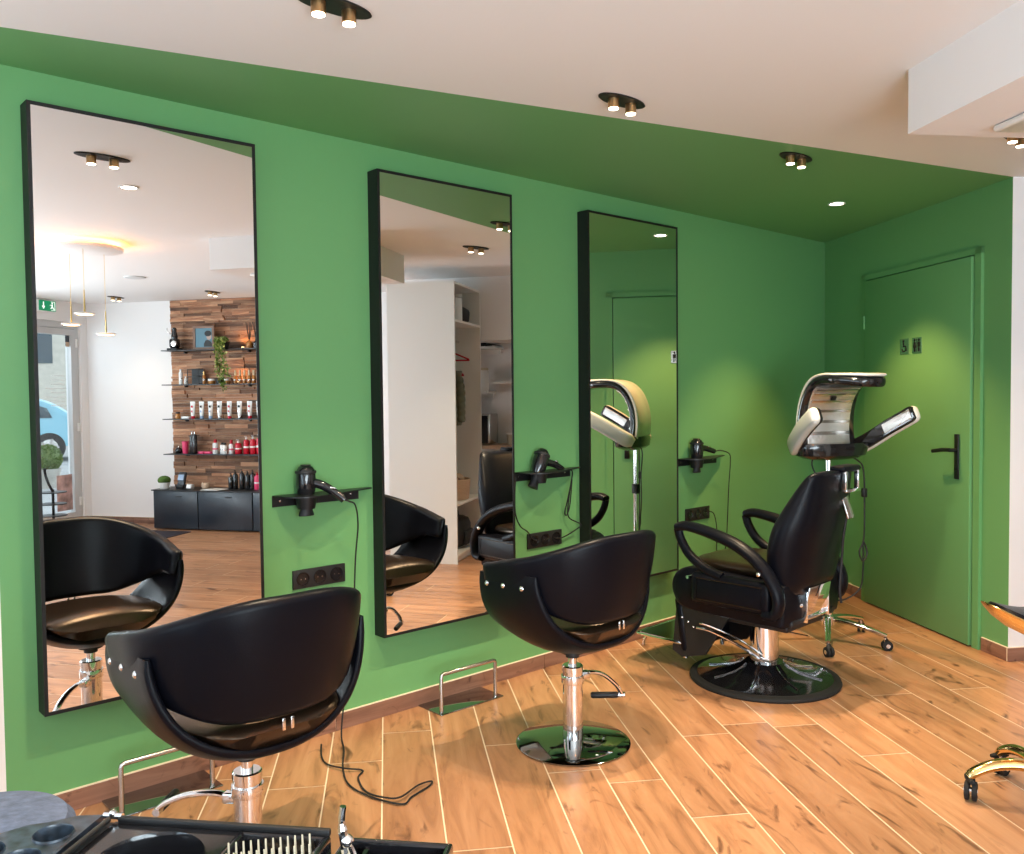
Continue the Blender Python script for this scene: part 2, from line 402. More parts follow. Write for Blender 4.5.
# ------------------------------------------------------------------ WC door
d = struct(thing('door_1', None, None)); d.rotation_euler.z = AN
wl, wr = wy(DL), wy(DR); fl0, fr0 = wy(FL_), wy(FR)
zt = 2.04
g = G().box((ND - .016, (wl + wr) / 2, zt / 2 + .004), (.032, wl - wr, zt - .008), b=.003); g.obj('door_leaf', 'green', d)
ft = 2.082
g = G(); g.box((ND - .009, (wl + .006 + fl0) / 2, ft / 2), (.018, fl0 - wl - .008, ft)); g.box((ND - .009, (wr + fr0) / 2 - .004, ft / 2), (.018, wr - fr0 - .008, ft)); g.box((ND - .009, (fl0 + fr0) / 2, (zt + ft) / 2 + .004), (.018, fl0 - fr0, ft - zt - .008))
g.obj('door_frame', 'green', d)
g = G(); g.box((ND - .002, wr - .004, zt / 2), (.004, .007, zt)); g.obj('door_gap_shade', 'frame', d, smooth=False)  # black strip laid in as the shade between leaf and frame
# hinges
for z in (.22, 1.0, 1.78): G().cyl((ND - .034, wl + .004, z - .04), (ND - .034, wl + .004, z + .04), .007).obj('hinge', 'green', d)
hw = wy(-1.236)
h = G().box((ND - .038, hw, .995), (.010, .034, .24), b=.003).obj('handle_plate', 'black', d)
g = G(); g.cyl((ND - .04, hw, 1.03), (ND - .085, hw, 1.03), .010); g.tube([(ND - .085, hw - .006, 1.032), (ND - .086, hw + .05, 1.03), (ND - .088, hw + .135, 1.018)], .0105, 10, flat=.8); g.obj('door_handle', 'black', h)
G().cyl((ND - .042, hw, .93), (ND - .048, hw, .93), .009).obj('lock_knob', 'black', h)
# restroom signs
def sign(y, label, kind):
    r_ = thing('restroom_sign', label, 'sign', P(ND - .034, wy(y), 1.607), AN)
    r_['group'] = 'restroom signs on the green door'
    G().box((0, 0, 0), (.003, .088, .088)).obj('plate', 'plate', r_, smooth=False)
    g = G(); x = -.003
    def pr(poly): g.prism(poly, -.003, -.0015, 'x')
    def disc(cx, cy, r): pr([(cx + r * math.cos(a * math.pi / 6), cy + r * math.sin(a * math.pi / 6)) for a in range(12)])
    if kind == 'wc':
        for cx, wom in ((-.02, 0), (.02, 1)):
            disc(cx, .030, .0075)
            if wom: pr([(cx - .006, .020), (cx + .006, .020), (cx + .015, -.012), (cx - .015, -.012)])
            else: pr([(cx - .012, .020), (cx + .012, .020), (cx + .010, -.010), (cx - .010, -.010)])
            pr([(cx - .008, -.012), (cx - .001, -.012), (cx - .002, -.036), (cx - .007, -.036)]); pr([(cx + .001, -.012), (cx + .008, -.012), (cx + .007, -.036), (cx + .002, -.036)])
        g.box((-.002, 0, 0), (.0012, .003, .074))
    else:
        disc(.008, .030, .0075); pr([(.003, .022), (.012, .022), (.010, -.004), (.001, -.004)]); pr([(-.018, .004), (.010, .004), (.010, -.003), (-.018, -.003)]); pr([(-.018, .0), (-.011, .0), (-.019, -.026), (-.026, -.026)])
        ring = [(.002 + .022 * math.cos(a), -.012 + .022 * math.sin(a)) for a in [k * math.pi / 10 for k in range(9, 21)]]
        inn = [(.002 + .016 * math.cos(a), -.012 + .016 * math.sin(a)) for a in [k * math.pi / 10 for k in range(9, 21)]]
        for i in range(11): pr([ring[i], ring[i + 1], inn[i + 1], inn[i]])
    g.obj('pictogram', 'frame', r_, smooth=False)
sign(-.833, 'square wheelchair sign on the green door, left one of the pair', 'wheel')
sign(-.934, 'square man and woman sign on the green door, right one of the pair', 'wc')
# green board leaning in the corner
g = G(); g.box((0, 0, .20), (.085, .022, .40), b=.004)
o = tag(g.obj('wooden_board', 'green'), 'green painted board standing behind the barber chair in the corner', 'board'); o.location = (5.22, -.325, 0); o.rotation_euler = (R(-9), R(7), AN + R(20)); o.location.z = .004

# ------------------------------------------------------------------ mirrors
MT, MB_, MD = 2.268, .352, .0726
def wall_mirror(x0, x1, label):
    r_ = thing('wall_mirror', label, 'mirror', ((x0 + x1) / 2, 0, MB_), 0, 'tall black framed mirrors on the green wall')
    w, h, lip = x1 - x0, MT - MB_, .0115
    g = G()
    for sx in (-1, 1): g.box((sx * (w / 2 - lip / 2), -MD / 2, h / 2), (lip, MD, h))
    g.box((0, -MD / 2, lip / 2), (w - 2 * lip, MD, lip)); g.box((0, -MD / 2, h - lip / 2), (w - 2 * lip, MD, lip))
    g.box((0, -.01, h / 2), (w - 2 * lip, .02, h - 2 * lip))
    g.obj('mirror_frame', 'frame', r_, smooth=False)
    G().box((0, -MD + .004, h / 2), (w - 2 * lip, .005, h - 2 * lip)).obj('mirror_glass', 'mirror', r_, smooth=False)
wall_mirror(.7069, 1.4522, 'tall black framed wall mirror nearest the camera, behind the first salon chair')
wall_mirror(1.9761, 2.7079, 'middle tall black framed wall mirror, between the two hair dryer shelves')
wall_mirror(3.2171, 3.9456, 'farthest tall black framed wall mirror, behind the barber chair, reflecting the green door')

# ------------------------------------------------------------------ salon chair
def rrect(hw, hh, r, n=3, sub=0, horiz=False):
    """rounded rectangle; sub adds points along the long sides (vertical ones, or horizontal with horiz)"""
    if sub:
        base = rrect(hw, hh, r, n); out = []; N_ = len(base)
        for i in range(N_):
            a, b = base[i], base[(i + 1) % N_]; out.append(a)
            if (abs(a[1] - b[1]) > hh and not horiz) or (horiz and abs(a[0] - b[0]) > hw): out += [(a[0] + (b[0] - a[0]) * k / sub, a[1] + (b[1] - a[1]) * k / sub) for k in range(1, sub)]
        return out
    pts = []
    for (sx, sy, a0) in ((1, 1, 0), (-1, 1, 90), (-1, -1, 180), (1, -1, 270)):
        for k in range(n + 1):
            a = R(a0 + 90 * k / n); pts.append((sx * (hw - r) + r * math.cos(a), sy * (hh - r) + r * math.sin(a)))
    return pts
def chair_band():
    g = G(); rings = []; K = 60; aL = .165; QR = math.pi / 2 * .28
    tot = QR + aL
    for i in range(K + 1):
        s = -1 + 2 * i / K; sg = 1 if s >= 0 else -1; d_ = abs(s) * tot
        if d_ < QR: th = d_ / .28; x = .292 * math.sin(th) ** .86; y = -.272 * math.cos(th); nx, ny = math.sin(th), -math.cos(th); u = th / (math.pi / 2); v = 0
        else: v = (d_ - QR) / aL; x = .292; y = v * aL; nx, ny = 1, .0; u = 1
        q = u + v * .8
        zt_ = .850 - .096 * ss(.08, 1.15, q) - .028 * ss(1, 1.8, q)
        zb = .522 + .105 * ss(.25, 1.25, q)
        lean = lerp(.062, .020, ss(.25, 1.1, q))
        e0 = min((1 - abs(s)) * K / 2.4, 1); end = math.sqrt(max(0, 1 - (1 - e0) ** 2))
        hh = (zt_ - zb) / 2 * (.86 + .14 * end); hw = .0235 * (.25 + .75 * end); zc = (zt_ + zb) / 2
        ring = []
        for (a, b) in rrect(hw, hh, min(hw * .95, .022), 4, 7):
            fr = (b + hh) / (2 * hh); off = a - lean * (.35 * (1 - fr) + .65 * (1 - fr) ** 2.2) + .010
            ring.append(Vector((sg * (x + nx * off), y + ny * off, zc + b)))
        rings.append(ring)
    return g.loft(rings)
SW, SZ0, SD = .305, .690, .312
def bowl_rise(s, y): return .055 * s * (min(1, abs(y) / .21)) ** 2
def chair_sling():
    g = G(); rings = []; K = 56
    for i in range(K + 1):
        t = math.pi * i / K; s = math.sin(t); c = -math.cos(t)
        x = SW * (abs(c) ** .92) * (1 if c > 0 else -1); z = SZ0 - SD * (s ** .9)
        nx, nz = c / SW, -s / SD; l = math.hypot(nx, nz); nx /= l; nz /= l
        yf = .180 + .03 * s; yr = -.125 - .085 * (s ** 1.2)
        e = min(i, K - i); k = 1 if e > 1 else (.55 if e == 0 else .9)
        th = .012 * k
        ring = []
        for (a, b) in rrect((yf - yr) / 2, th, th * .9, 3, 8, True):
            yy = (yf + yr) / 2 + a; ring.append(Vector((x * (1 - .10 * ss(.0, -.22, yy) * s) + nx * b, yy, z + nz * b + bowl_rise(s, yy) + .018 * (1 - s) ** 3 * ss(.1, -.12, yy))))
        rings.append(ring)
    return g.loft(rings)
def bowl_x(z):
    s = min(1, max(0, (SZ0 - z) / SD)) ** (1 / .9); return SW * (math.sqrt(max(0, 1 - s * s)) ** .92)
def chair_cushion():
    g = G(); rings = []; K = 30
    for i in range(K + 1):
        u = -1 + 2 * i / K; au = abs(u)
        y = .018 + .236 * u
        e = max(0, 1 - au ** 3.4) ** .5; ez = max(0, 1 - au ** 5) ** .5
        W = .268 * (.40 + .60 * e); ztop = .522 + .012 * u; n = 36; ring = []
        zc = .475 + .012 * ss(.5, 1, au)
        for k in range(n):
            a = 2 * math.pi * k / n; ca, sa = math.cos(a), math.sin(a)
            X = W * (abs(ca) ** .75)
            if sa >= 0: Z = zc + (ztop - zc + .020 * (1 - (X / .27) ** 2)) * (sa ** .6) * ez
            else:
                Z = zc - .085 * (abs(sa) ** .8) * ez
                Z = max(Z, .378 + .055 * (min(1, abs(y) / .21)) ** 2 + .013)
            lim = bowl_x(Z - .055 * min(1, (y / .21) ** 2)) * (1 - .10 * ss(.0, -.22, y)) - .013
            X = min(X, max(lim, .02)) * (1 if ca > 0 else -1)
            ring.append(Vector((X, y, Z)))
        rings.append(ring)
    return g.loft(rings)
def make_chair(label):
    t = thing('salon_chair', label, 'chair')
    g = G().lathe([(0, 0), (.205, 0), (.22, .003), (.221, .007), (.214, .011), (.10, .018), (.05, .024), (0, .025)], seg=64); g.obj('base_plate', 'darkchrome', t)
    col = G().lathe([(.0, .02), (.039, .02), (.039, .285), (.041, .286), (.041, .303), (.037, .307), (0, .307)], seg=40); col.obj('column', 'chrome', t)
    g = G().lathe([(.044, .238), (.0445, .240), (.0445, .266), (.044, .268), (.0395, .268), (.0395, .238)], seg=40); g.obj('collar', 'chrome', t)
    G().cyl((0, 0, .30), (0, 0, .352), .0165).obj('piston', 'chrome', t)
    g = G().lathe([(0, .338), (.026, .338), (.026, .352), (.046, .356), (.046, .368), (0, .368)]); g.obj('swivel_plate', 'matte', t)
    return t
def lever(t, ang, gripang, low=False):
    """pump lever leaving the column at heading ang (local), grip across its end"""
    c, s = math.cos(ang), math.sin(ang)
    def q(r, z, o=0): return (c * r - s * o, s * r + c * o, z)
    g = G(); g.box(q(.045, .228 if low else .262), (.05, .032, .030), rz=ang, b=.006)
    g.tube(crom([q(.04, .264), q(.08, .268), q(.13, .252), q(.185, .205), q(.21, .165)] if not low else [q(.035, .222), q(.09, .238), (q(.17, .232)), q(.235, .208), q(.265, .185)], 6), .0085, 10, flat=1.4)
    o = g.obj('pump_lever', 'chrome', t)
    e = Vector(q(.262, .182) if low else q(.21, .162)); d_ = Vector((math.cos(gripang), math.sin(gripang), 0))
    h = G().tube([e + d_ * .012, e + d_ * .02, e + d_ * .115, e + d_ * .122], [.009, .0125, .0125, .009], 14).obj('grip', 'matte', o)
    G().cyl(e - d_ * .012, e + d_ * .014, .011).obj('knuckle', 'chrome', o)
def upholstery(t):
    sl = chair_sling().obj('shell_sling', 'leather', t, ang=60)
    chair_band().obj('backrest', 'leather', t, ang=70)
    chair_cushion().obj('seat', 'leather2', t, ang=70)
    for sx in (-1, 1):
        for k, y in enumerate((.135, .045, -.055)):
            x = .313
            g = G().lathe([(.0, .0065), (.005, .006), (.0095, .003), (.011, 0), (.011, -.004)], (sx * x, y, .652 + k * .004), 16, rot=Matrix.Rotation(sx * R(80), 4, 'Y'))
            g.obj('stud', 'chrome', t)
    for dx in (-.012, .012):
        G().box((dx, -.250, .508), (.009, .004, .032), b=.0015).obj('zip_pull', 'chrome', t)
ch1 = make_chair('black tub salon chair nearest the camera, at the first mirror, chrome lever toward the left')
upholstery(ch1); ch1['group'] = 'black tub salon chairs at the mirrors'
ch2 = dup(ch1, (2.386, -.749, 0), R(0), 'black tub salon chair at the middle mirror, round polished base, lever to the right')
place(ch1, (1.047, -.777, 0), R(0))
lever(ch1, R(134), R(45), True); lever(ch2, R(-22), R(138))

# ------------------------------------------------------------------ barber chair
def barber():
    t = thing('barber_chair', 'black reclining barber chair on a wide round base, beside the green corner', 'chair', (3.588, -.838, 0), R(2))
    G().lathe([(.29, 0), (.342, 0), (.346, .008), (.342, .018), (.326, .024), (.310, .024), (.29, .018)], seg=72).obj('rubber_rim', 'rubber', t)
    G().lathe([(0, .004), (.310, .004), (.312, .023), (.29, .027), (.23, .034), (.16, .048), (.110, .070), (.086, .088), (0, .088)], seg=72).obj('base', 'gloss', t)
    for k in range(8):
        a = 2 * math.pi * k / 8 + .3
        pts = [(r_ * math.cos(a), r_ * math.sin(a), z) for r_, z in ((.098, .083), (.12, .068), (.165, .050), (.225, .038), (.262, .034))]
        G().tube(crom(pts, 3), .0035, 6).obj('base_rib', 'chrome', t)
    G().lathe([(0, .08), (.066, .08), (.066, .27), (.07, .272), (.07, .29), (0, .29)], seg=40).obj('column', 'chrome', t)
    g = G(); g.box((0, 0, .305), (.34, .42, .04), b=.01); g.box((0, -.02, .335), (.40, .46, .03), b=.01); g.obj('under_frame', 'matte', t)
    # seat body with round front
    g = G(); rings = []
    prof = crom([(-.24, .34), (-.24, .47), (-.22, .515), (-.05, .525), (.20, .535), (.30, .515), (.345, .455), (.335, .385), (.27, .335), (0, .325), (-.20, .325)], 4, True)
    for x, s in ((-.262, .90), (-.256, .97), (-.245, 1.0), (.245, 1.0), (.256, .97), (.262, .90)):
        rings.append([Vector((x, p[0] * s, .43 + (p[1] - .43) * s)) for p in [(q.x, q.y) for q in [Vector((a.x, a.y)) for a in prof]]])
    g.loft(rings); g.obj('seat_body', 'leather', t, ang=50)
    # seat cushion
    g = G(); rings = []
    for (zz, s) in ((.520, .93), (.528, .98), (.545, 1.0), (.562, .985), (.572, .93), (.576, .80), (.577, .4), (.577, .05)):
        ring = []
        for k in range(40):
            a = 2 * math.pi * k / 40; ca, sa = math.cos(a), math.sin(a)
            ring.append(Vector((.225 * s * abs(ca) ** .4 * (1 if ca > 0 else -1), .02 + .26 * s * abs(sa) ** .4 * (1 if sa > 0 else -1), zz)))
        rings.append(ring)
    g.loft(rings); g.obj('seat', 'leather2', t, ang=60)
    for sx in (-1, 1):
        x = sx * .298
        # loop armrest: top bar swooping down at the rear, curved front strut
        loop = crom([(x, .278, .722), (x, .22, .733), (x, .09, .712), (x, -.05, .668), (x, -.165, .590), (x, -.235, .480), (x, -.225, .395), (x, -.17, .385)], 5)
        a_ = G().tube(loop, lambda u: .021 + .006 * math.sin(u * math.pi), 12, flat=1.35).obj('armrest', 'leather', t, ang=60)
        G().tube(crom([(x, .276, .718), (x, .258, .665), (x, .210, .60), (x, .13, .55), (x, .04, .52)], 5), .0175, 10, flat=1.3).obj('arm_strut', 'leather', a_, ang=60)
        g = G().box((sx * .290, .0, .455), (.045, .40, .145), b=.02); sp = g.obj('side_panel', 'leather', t, ang=60)
        g = G(); rp = [(-.165, -.048), (.165, -.048), (.165, .048), (-.165, .048)]
        pts = [(sx * .3135, a, .455 + b) for a, b in rp]
        g.tube(pts, .003, 6, closed=True); g.obj('piping', 'leather2', sp)
        G().ball((sx * .325, -.16, .565), .012).obj('arm_bolt', 'chrome', t)
        for yy in (.21,): G().cyl((sx * .285, yy, .50), (sx * .32, yy, .50), .008).obj('arm_bolt', 'chrome', t)
    # backrest: rings up a reclined axis
    g = G(); rings = []
    spec = [(.455, .19, .05, -.215), (.50, .235, .115, -.205), (.56, .255, .135, -.205), (.66, .268, .15, -.215), (.76, .262, .15, -.24), (.86, .232, .12, -.275), (.94, .205, .085, -.305), (.985, .185, .06, -.325), (1.0, .16, .03, -.335)]
    cs = crom([Vector((a, b, c)) for a, b, c, d in spec], 4); cd = crom([Vector((a, d, 0)) for a, b, c, d in spec], 4)
    for p, q in zip(cs, cd):
        ring = []
        for k in range(36):
            a = 2 * math.pi * k / 36; ca, sa = math.cos(a), math.sin(a)
            X = p.y * abs(ca) ** .55 * (1 if ca > 0 else -1); Y = p.z * .62 * abs(sa) ** .7 * (1 if sa > 0 else -1)
            if Y < 0: X *= .84 + .16 * (1 + Y / (p.z * .62))
            ring.append(Vector((X, q.y + Y, p.x)))
        rings.append(ring)
    g.loft(rings); b_ = g.obj('backrest', 'leather', t, ang=50)
    # head support pad and its bracket on the back
    g = G(); g.box((.10, -.345, 1.005), (.17, .075, .03), b=.014); g.obj('headrest_pad', 'leather', t)
    g = G()
    for xx in (.035, .155): g.box((xx, -.372, .955), (.016, .02, .085), b=.003)
    g.box((.095, -.375, .91), (.136, .022, .014), b=.003); g.obj('headrest_bracket', 'chrome', t)
    G().box((.095, -.352, .845), (.06, .014, .13), rx=R(-18), b=.004).obj('bracket_plate', 'steel', t)
    G().tube(crom([(.085, -.36, .80), (.082, -.345, .70), (.088, -.335, .60), (.08, -.33, .47), (.084, -.335, .40)], 5), .006, 8).obj('release_strap', 'matte', t)
    # bent chrome plate under the back
    g = G(); g.box((0, -.262, .415), (.20, .012, .15), rx=R(10), b=.004); g.box((0, -.215, .345), (.20, .10, .012), b=.004)
    for sx in (-1, 1): g.box((sx * .1, -.235, .40), (.008, .07, .14), b=.003)
    g.obj('tilt_housing', 'chrome', t)
    G().cyl((-.23, -.20, .405), (-.10, -.24, .405), .010).obj('tilt_rod', 'chrome', t)
    # leg rest panel and footrest
    g = G(); g.box((0, .335, .235), (.40, .045, .27), rx=R(-8), b=.02); g.obj('calf_rest', 'leather', t)
    g = G()
    for sx in (-1, 1):
        G().prism([(.06, .33), (.36, .33), (.385, .10), (.33, .075), (.20, .11)], sx * .178, sx * .192, 'x').obj('leg_bracket', 'matte', t, smooth=False)
    for sx in (-1, 1):
        for yy, zz in ((.345, .27), (.31, .255), (.28, .235)): G().ball((sx * .195, yy - .02, zz), .007).obj('bracket_bolt', 'chrome', t)
    for sx in (-1, 1): G().cyl((sx * .16, .33, .065), (sx * .16, .33, .13), .012).obj('footrest_post', 'chrome', t)
    pl = G().prism([(-.19, .32), (.19, .32), (.19, .56), (.15, .60), (-.15, .60), (-.19, .56)], .135, .146).obj('footrest', 'darkchrome', t)
    G().tube(crom([(-.19, .33, .141), (-.19, .56, .141), (-.15, .605, .141), (.15, .605, .141), (.19, .56, .141), (.19, .33, .141)], 5), .009, 8).obj('footrest_rail', 'chrome', pl)
    for sx in (-1, 1): G().tube([(sx * .14, .57, .138), (sx * .14, .60, .09), (sx * .14, .60, .07)], .008, 8).obj('footrest_stop', 'chrome', pl)
    # foot pump lever on the near side
    g = G(); g.tube(crom([(-.03, -.05, .10), (-.08, -.02, .12), (-.15, .06, .185), (-.21, .15, .235), (-.23, .22, .245)], 5), .007, 8)
    g.tube(crom([(-.07, -.03, .13), (-.14, .05, .205), (-.22, .16, .262), (-.235, .20, .27)], 5), .005, 8); g.obj('pump_lever', 'chrome', t)
    return t
barber()

# ------------------------------------------------------------------ hair processor on wheels
def caster(par, x, y, zt_, a, r=.026, m='chrome'):
    c = G().cyl((x, y, zt_), (x, y, r * 1.6), .007).obj('caster_stem', m, par)
    d_ = Vector((math.cos(a), math.sin(a), 0)); n = Vector((-d_.y, d_.x, 0)); p = Vector((x, y, r + .001)) + d_ * .008
    for s in (-1, 1): G().tube([p + n * s * .004, p + n * s * .006, p + n * s * .017, p + n * s * .019], [r * .9, r, r, r * .8], 22).obj('wheel', 'rubber', c)
    G().cyl(p - n * .021, p + n * .021, r * .42).obj('hub', m, c)
    G().tube([p + Vector((0, 0, r * .9)), p + Vector((0, 0, r * 1.15)), (x, y, r * 1.9)], [.016, .014, .010], 10).obj('hood', 'matte', c)
def steamer():
    t = thing('hair_processor', 'pearl and black winged hair heater on a wheeled chrome stand behind the barber chair', 'hair heater', (4.376, -.739, 0), R(-25))
    for k in range(5):
        a = R(208 + 25 + 72 * k); c, s = math.cos(a), math.sin(a)
        g = G().tube(crom([(c * .02, s * .02, .125), (c * .10, s * .10, .120), (c * .22, s * .22, .098), (c * .302, s * .302, .075)], 5), lambda u: .016 - .004 * u, 10, flat=1.1)
        g.obj('leg', 'chrome', t); caster(t, c * .295, s * .295, .08, a + .6)
    G().lathe([(0, .095), (.036, .095), (.036, .14), (.026, .15), (.024, .18), (0, .18)]).obj('hub', 'chrome', t)
    G().cyl((0, 0, .17), (0, 0, 1.00), .0165).obj('pole', 'chrome', t)
    h = G().lathe([(0, .70), (.026, .70), (.026, .76), (0, .76)]).obj('height_clamp', 'matte', t)
    G().cyl((.02, 0, .73), (.06, -.03, .73), .012).obj('knob', 'matte', h)
    # head
    g = G(); rings = []
    for (z, a, b) in ((.985, .11, .045), (.995, .17, .075), (1.01, .205, .095), (1.05, .222, .10), (1.075, .215, .095)):
        rings.append([Vector((a * abs(math.cos(q)) ** .7 * (1 if math.cos(q) > 0 else -1), -.02 + b * math.sin(q), z)) for q in [2 * math.pi * k / 32 for k in range(32)]])
    g.loft(rings); g.obj('head_base', 'gloss', t)
    # arch (curved C from the base over to the visor), cross-section swept in the y-z plane
    path = crom([(.040, 1.045), (.052, 1.15), (.042, 1.25), (.008, 1.34), (-.045, 1.400), (-.12, 1.428), (-.23, 1.430), (-.365, 1.412)], 6)
    def strip(offin, th, hw0, hw1, i0, i1, crown=.0, vis=0):
        rings = []
        for i in range(i0, i1):
            p = path[i]; q = path[min(i + 1, len(path) - 1)] - path[max(i - 1, 0)]; tn = Vector((q.x, q.y)).normalized(); nn = Vector((-tn.y, tn.x))
            u = (i - i0) / (i1 - 1 - i0); hw = lerp(hw0, hw1, u); e = min(1, (1 - u) * 5 + .35) if i1 == len(path) else 1
            ring = []
            for (a, b) in rrect(hw * e, th / 2, th * .45):
                tp = ss(.45, .75, u) if vis else 0
                o_ = offin + b * (1 - .45 * tp if vis == 1 else 1 + .35 * tp) - crown * (1 - (a / hw) ** 2) + (-.004 * tp)
                ring.append(Vector((a, p.x + nn.x * o_, p.y + nn.y * o_)))
            rings.append(ring)
        return rings
    L = len(path)
    G().loft(strip(.0, .022, .168, .158, 0, L, .014, 1)).obj('outer_shell', 'shell', t, ang=60)
    G().loft(strip(.026, .032, .178, .160, 0, L, 0, 2)).obj('inner_liner', 'gloss', t, ang=60)
    g = G().loft(strip(.046, .010, .132, .140, 1, 27)); pn = g.obj('heat_panel', 'silver', t, ang=60)
    # quilting ribs and lamp on the panel
    for k, i in enumerate(range(4, 27, 4)):
        r_ = strip(.054, .006, .130, .130, i, i + 2); g = G().loft(r_); g.obj('panel_rib', 'steel', pn)
    i = 17; r_ = strip(.056, .006, .016, .016, i, i + 3); G().loft(r_).obj('sensor', 'frame', pn)
    for sx in (-1, 1):
        rings = []
        pth = crom([(sx * .195, .035, 1.040), (sx * .232, -.04, 1.085), (sx * .265, -.15, 1.155), (sx * .288, -.26, 1.215), (sx * .294, -.31, 1.240)], 6)
        n = len(pth)
        for i, p in enumerate(pth):
            q = (pth[min(i + 1, n - 1)] - pth[max(i - 1, 0)]).normalized(); side = Vector((sx, 0, 0)) - q * q.x * sx; side.normalize(); upv = q.cross(side); upv = upv if upv.z > 0 else -upv
            u = i / (n - 1); e = 1 if u < .8 else math.sqrt(max(.05, 1 - ((u - .8) / .2) ** 2 * .75)); b_ = ss(0, .12, u) * .4 + .6
            hh = .046 * e * b_; hw = .022 * e * b_
            rings.append([p + side * (a + .008) + upv * b for a, b in rrect(hw, hh, hw * .9)])
        w_ = G().loft(rings).obj('wing', 'shell', t, ang=60)
        rings2 = []
        for i, p in enumerate(pth):
            if i < 2 or i > n - 2: continue
            q = (pth[min(i + 1, n - 1)] - pth[max(i - 1, 0)]).normalized(); side = Vector((sx, 0, 0)) - q * q.x * sx; side.normalize(); upv = q.cross(side); upv = upv if upv.z > 0 else -upv
            u = i / (n - 1); e = 1 if u < .8 else math.sqrt(max(.05, 1 - ((u - .8) / .2) ** 2 * .75))
            rings2.append([p + side * (a - .012) + upv * b for a, b in rrect(.010, .042 * e, .008)])
        li = G().loft(rings2).obj('wing_liner', 'gloss', w_, ang=60)
        rings3 = []
        for i in range(11, n - 3):
            p = pth[i]; q = (pth[i + 1] - pth[i - 1]).normalized(); side = Vector((sx, 0, 0)) - q * q.x * sx; side.normalize(); upv = q.cross(side); upv = upv if upv.z > 0 else -upv
            rings3.append([p + side * (a - .022) + upv * b for a, b in rrect(.003, .026, .0025)])
        G().loft(rings3).obj('wing_lamp', 'silver', w_, ang=60)
    # cable loop
    pc = G().tube(crom([(.12, .0, 1.00), (.17, -.02, .975), (.20, -.03, .92), (.207, -.03, .72), (.203, -.03, .55), (.175, -.03, .48), (.195, -.035, .43), (.225, -.03, .47), (.205, -.025, .53), (.20, -.03, .40), (.19, -.02, .28), (.11, 0, .22), (.02, .01, .22)], 6), .0045, 8).obj('power_cable', 'matte', t)
    G().box((.205, -.03, .80), (.026, .026, .05), b=.006).obj('cable_switch', 'matte', pc)
    G().tube(crom([(-.05, .05, 1.00), (-.06, .06, .95), (-.02, .04, .82), (-.05, .05, .66), (.0, .03, .55)], 6), .004, 8).obj('power_cable', 'matte', t)
steamer()

# ------------------------------------------------------------------ dryer shelves, dryers, sockets
def dryer_shelf(x0, zt_, label):
    t = thing('dryer_shelf', label, 'shelf', (x0, 0, zt_), 0, 'black hair dryer shelves on the green wall')
    G().box((.19, -.003, -.020), (.38, .006, .040)).obj('back_plate', 'black', t, smooth=False)
    out = [(.0, -.004)] + [(.0 + .10 * (1 - math.cos(a)), -.004 - .142 * math.sin(a)) for a in [k * math.pi / 16 for k in range(1, 9)]] + [(.15, -.142), (.21, -.120), (.30, -.080), (.425, -.035), (.43, -.004)]
    g = G().prism(out, 0, .005); g.obj('tray', 'black', t, smooth=False)
    g = G().lathe([(.030, -.050), (.034, -.050), (.042, 0), (.038, 0)], (.115, -.055, 0), 24); g.obj('nozzle_ring', 'black', t)
    for x in (.03, .34): G().lathe([(.0, .003), (.004, .0025), (.005, 0)], (x, -.006, -.018), 12, rot=Matrix.Rotation(R(90), 4, 'X')).obj('screw', 'chrome', t)
def make_dryer(hp):
    t = thing('hair_dryer', None, 'hair dryer')
    G().lathe([(0, .108), (.015, .107), (.027, .101), (.035, .088), (.038, .07), (.039, .035), (.036, .01), (.031, -.006), (.027, -.02), (0, -.02)], seg=28).obj('body', 'gloss', t)
    g = G(); rings = []
    for z, a, b in ((-.015, .026, .026), (-.03, .025, .024), (-.055, .021, .018), (-.085, .032, .020), (-.088, .031, .018)):
        rings.append([Vector((a * math.cos(q), b * math.sin(q), z)) for q in [2 * math.pi * k / 20 for k in range(20)]])
    g.loft(rings).obj('nozzle', 'matte', t)
    G().tube(crom(hp, 5), lambda u: .019 - .005 * u, 14, flat=.8).obj('handle', 'gloss', t)
    G().lathe([(.0395, .075), (.0405, .078), (.0405, .083), (.0395, .086)], seg=28).obj('trim_ring', 'matte', t)
    q_ = Vector(hp[2]); G().box(q_ + Vector((-.006, -.012, .014)), (.022, .008, .008), rz=math.atan2(hp[3][1] - hp[1][1], hp[3][0] - hp[1][0]), ry=R(10), b=.002).obj('switch', 'chrome', t)
    G().lathe([(0, .1095), (.019, .1085), (.021, .106), (0, .106)], seg=24).obj('intake_grille', 'matte', t)
    return t
GR = 'black hair dryers in the wall shelves'
dryer_shelf(1.525, .970, 'black curved metal dryer shelf between the first and the middle mirror')
dryer_shelf(2.765, .975, 'black curved metal dryer shelf between the middle and the farthest mirror')
dryer_shelf(4.025, .968, 'black curved metal dryer shelf right of the farthest mirror')
def dryer(hp, loc, rot, label):
    d = make_dryer(hp); d['label'] = label; d['group'] = GR; d.location = loc; d.rotation_euler = rot; return d
dryer([(.018, -.015, .040), (.045, -.042, .030), (.075, -.070, .006), (.100, -.092, -.020), (.108, -.099, -.030)], (1.640, -.055, .980), (0, 0, 0), 'black hair dryer upright in the shelf nearest the camera, handle sloping to the right')
dryer([(.018, -.005, .050), (.055, -.008, .062), (.095, -.012, .068), (.135, -.02, .066), (.150, -.024, .062)], (2.872, -.055, .985), (0, R(25), R(6)), 'black hair dryer leaning over in the middle shelf, its cord hanging in loops')
dryer([(.018, -.010, .050), (.055, -.014, .052), (.095, -.020, .044), (.135, -.028, .032), (.150, -.032, .028)], (4.140, -.055, .977), (0, R(0), R(6)), 'black hair dryer upright in the farthest shelf, handle and cord level to the right')
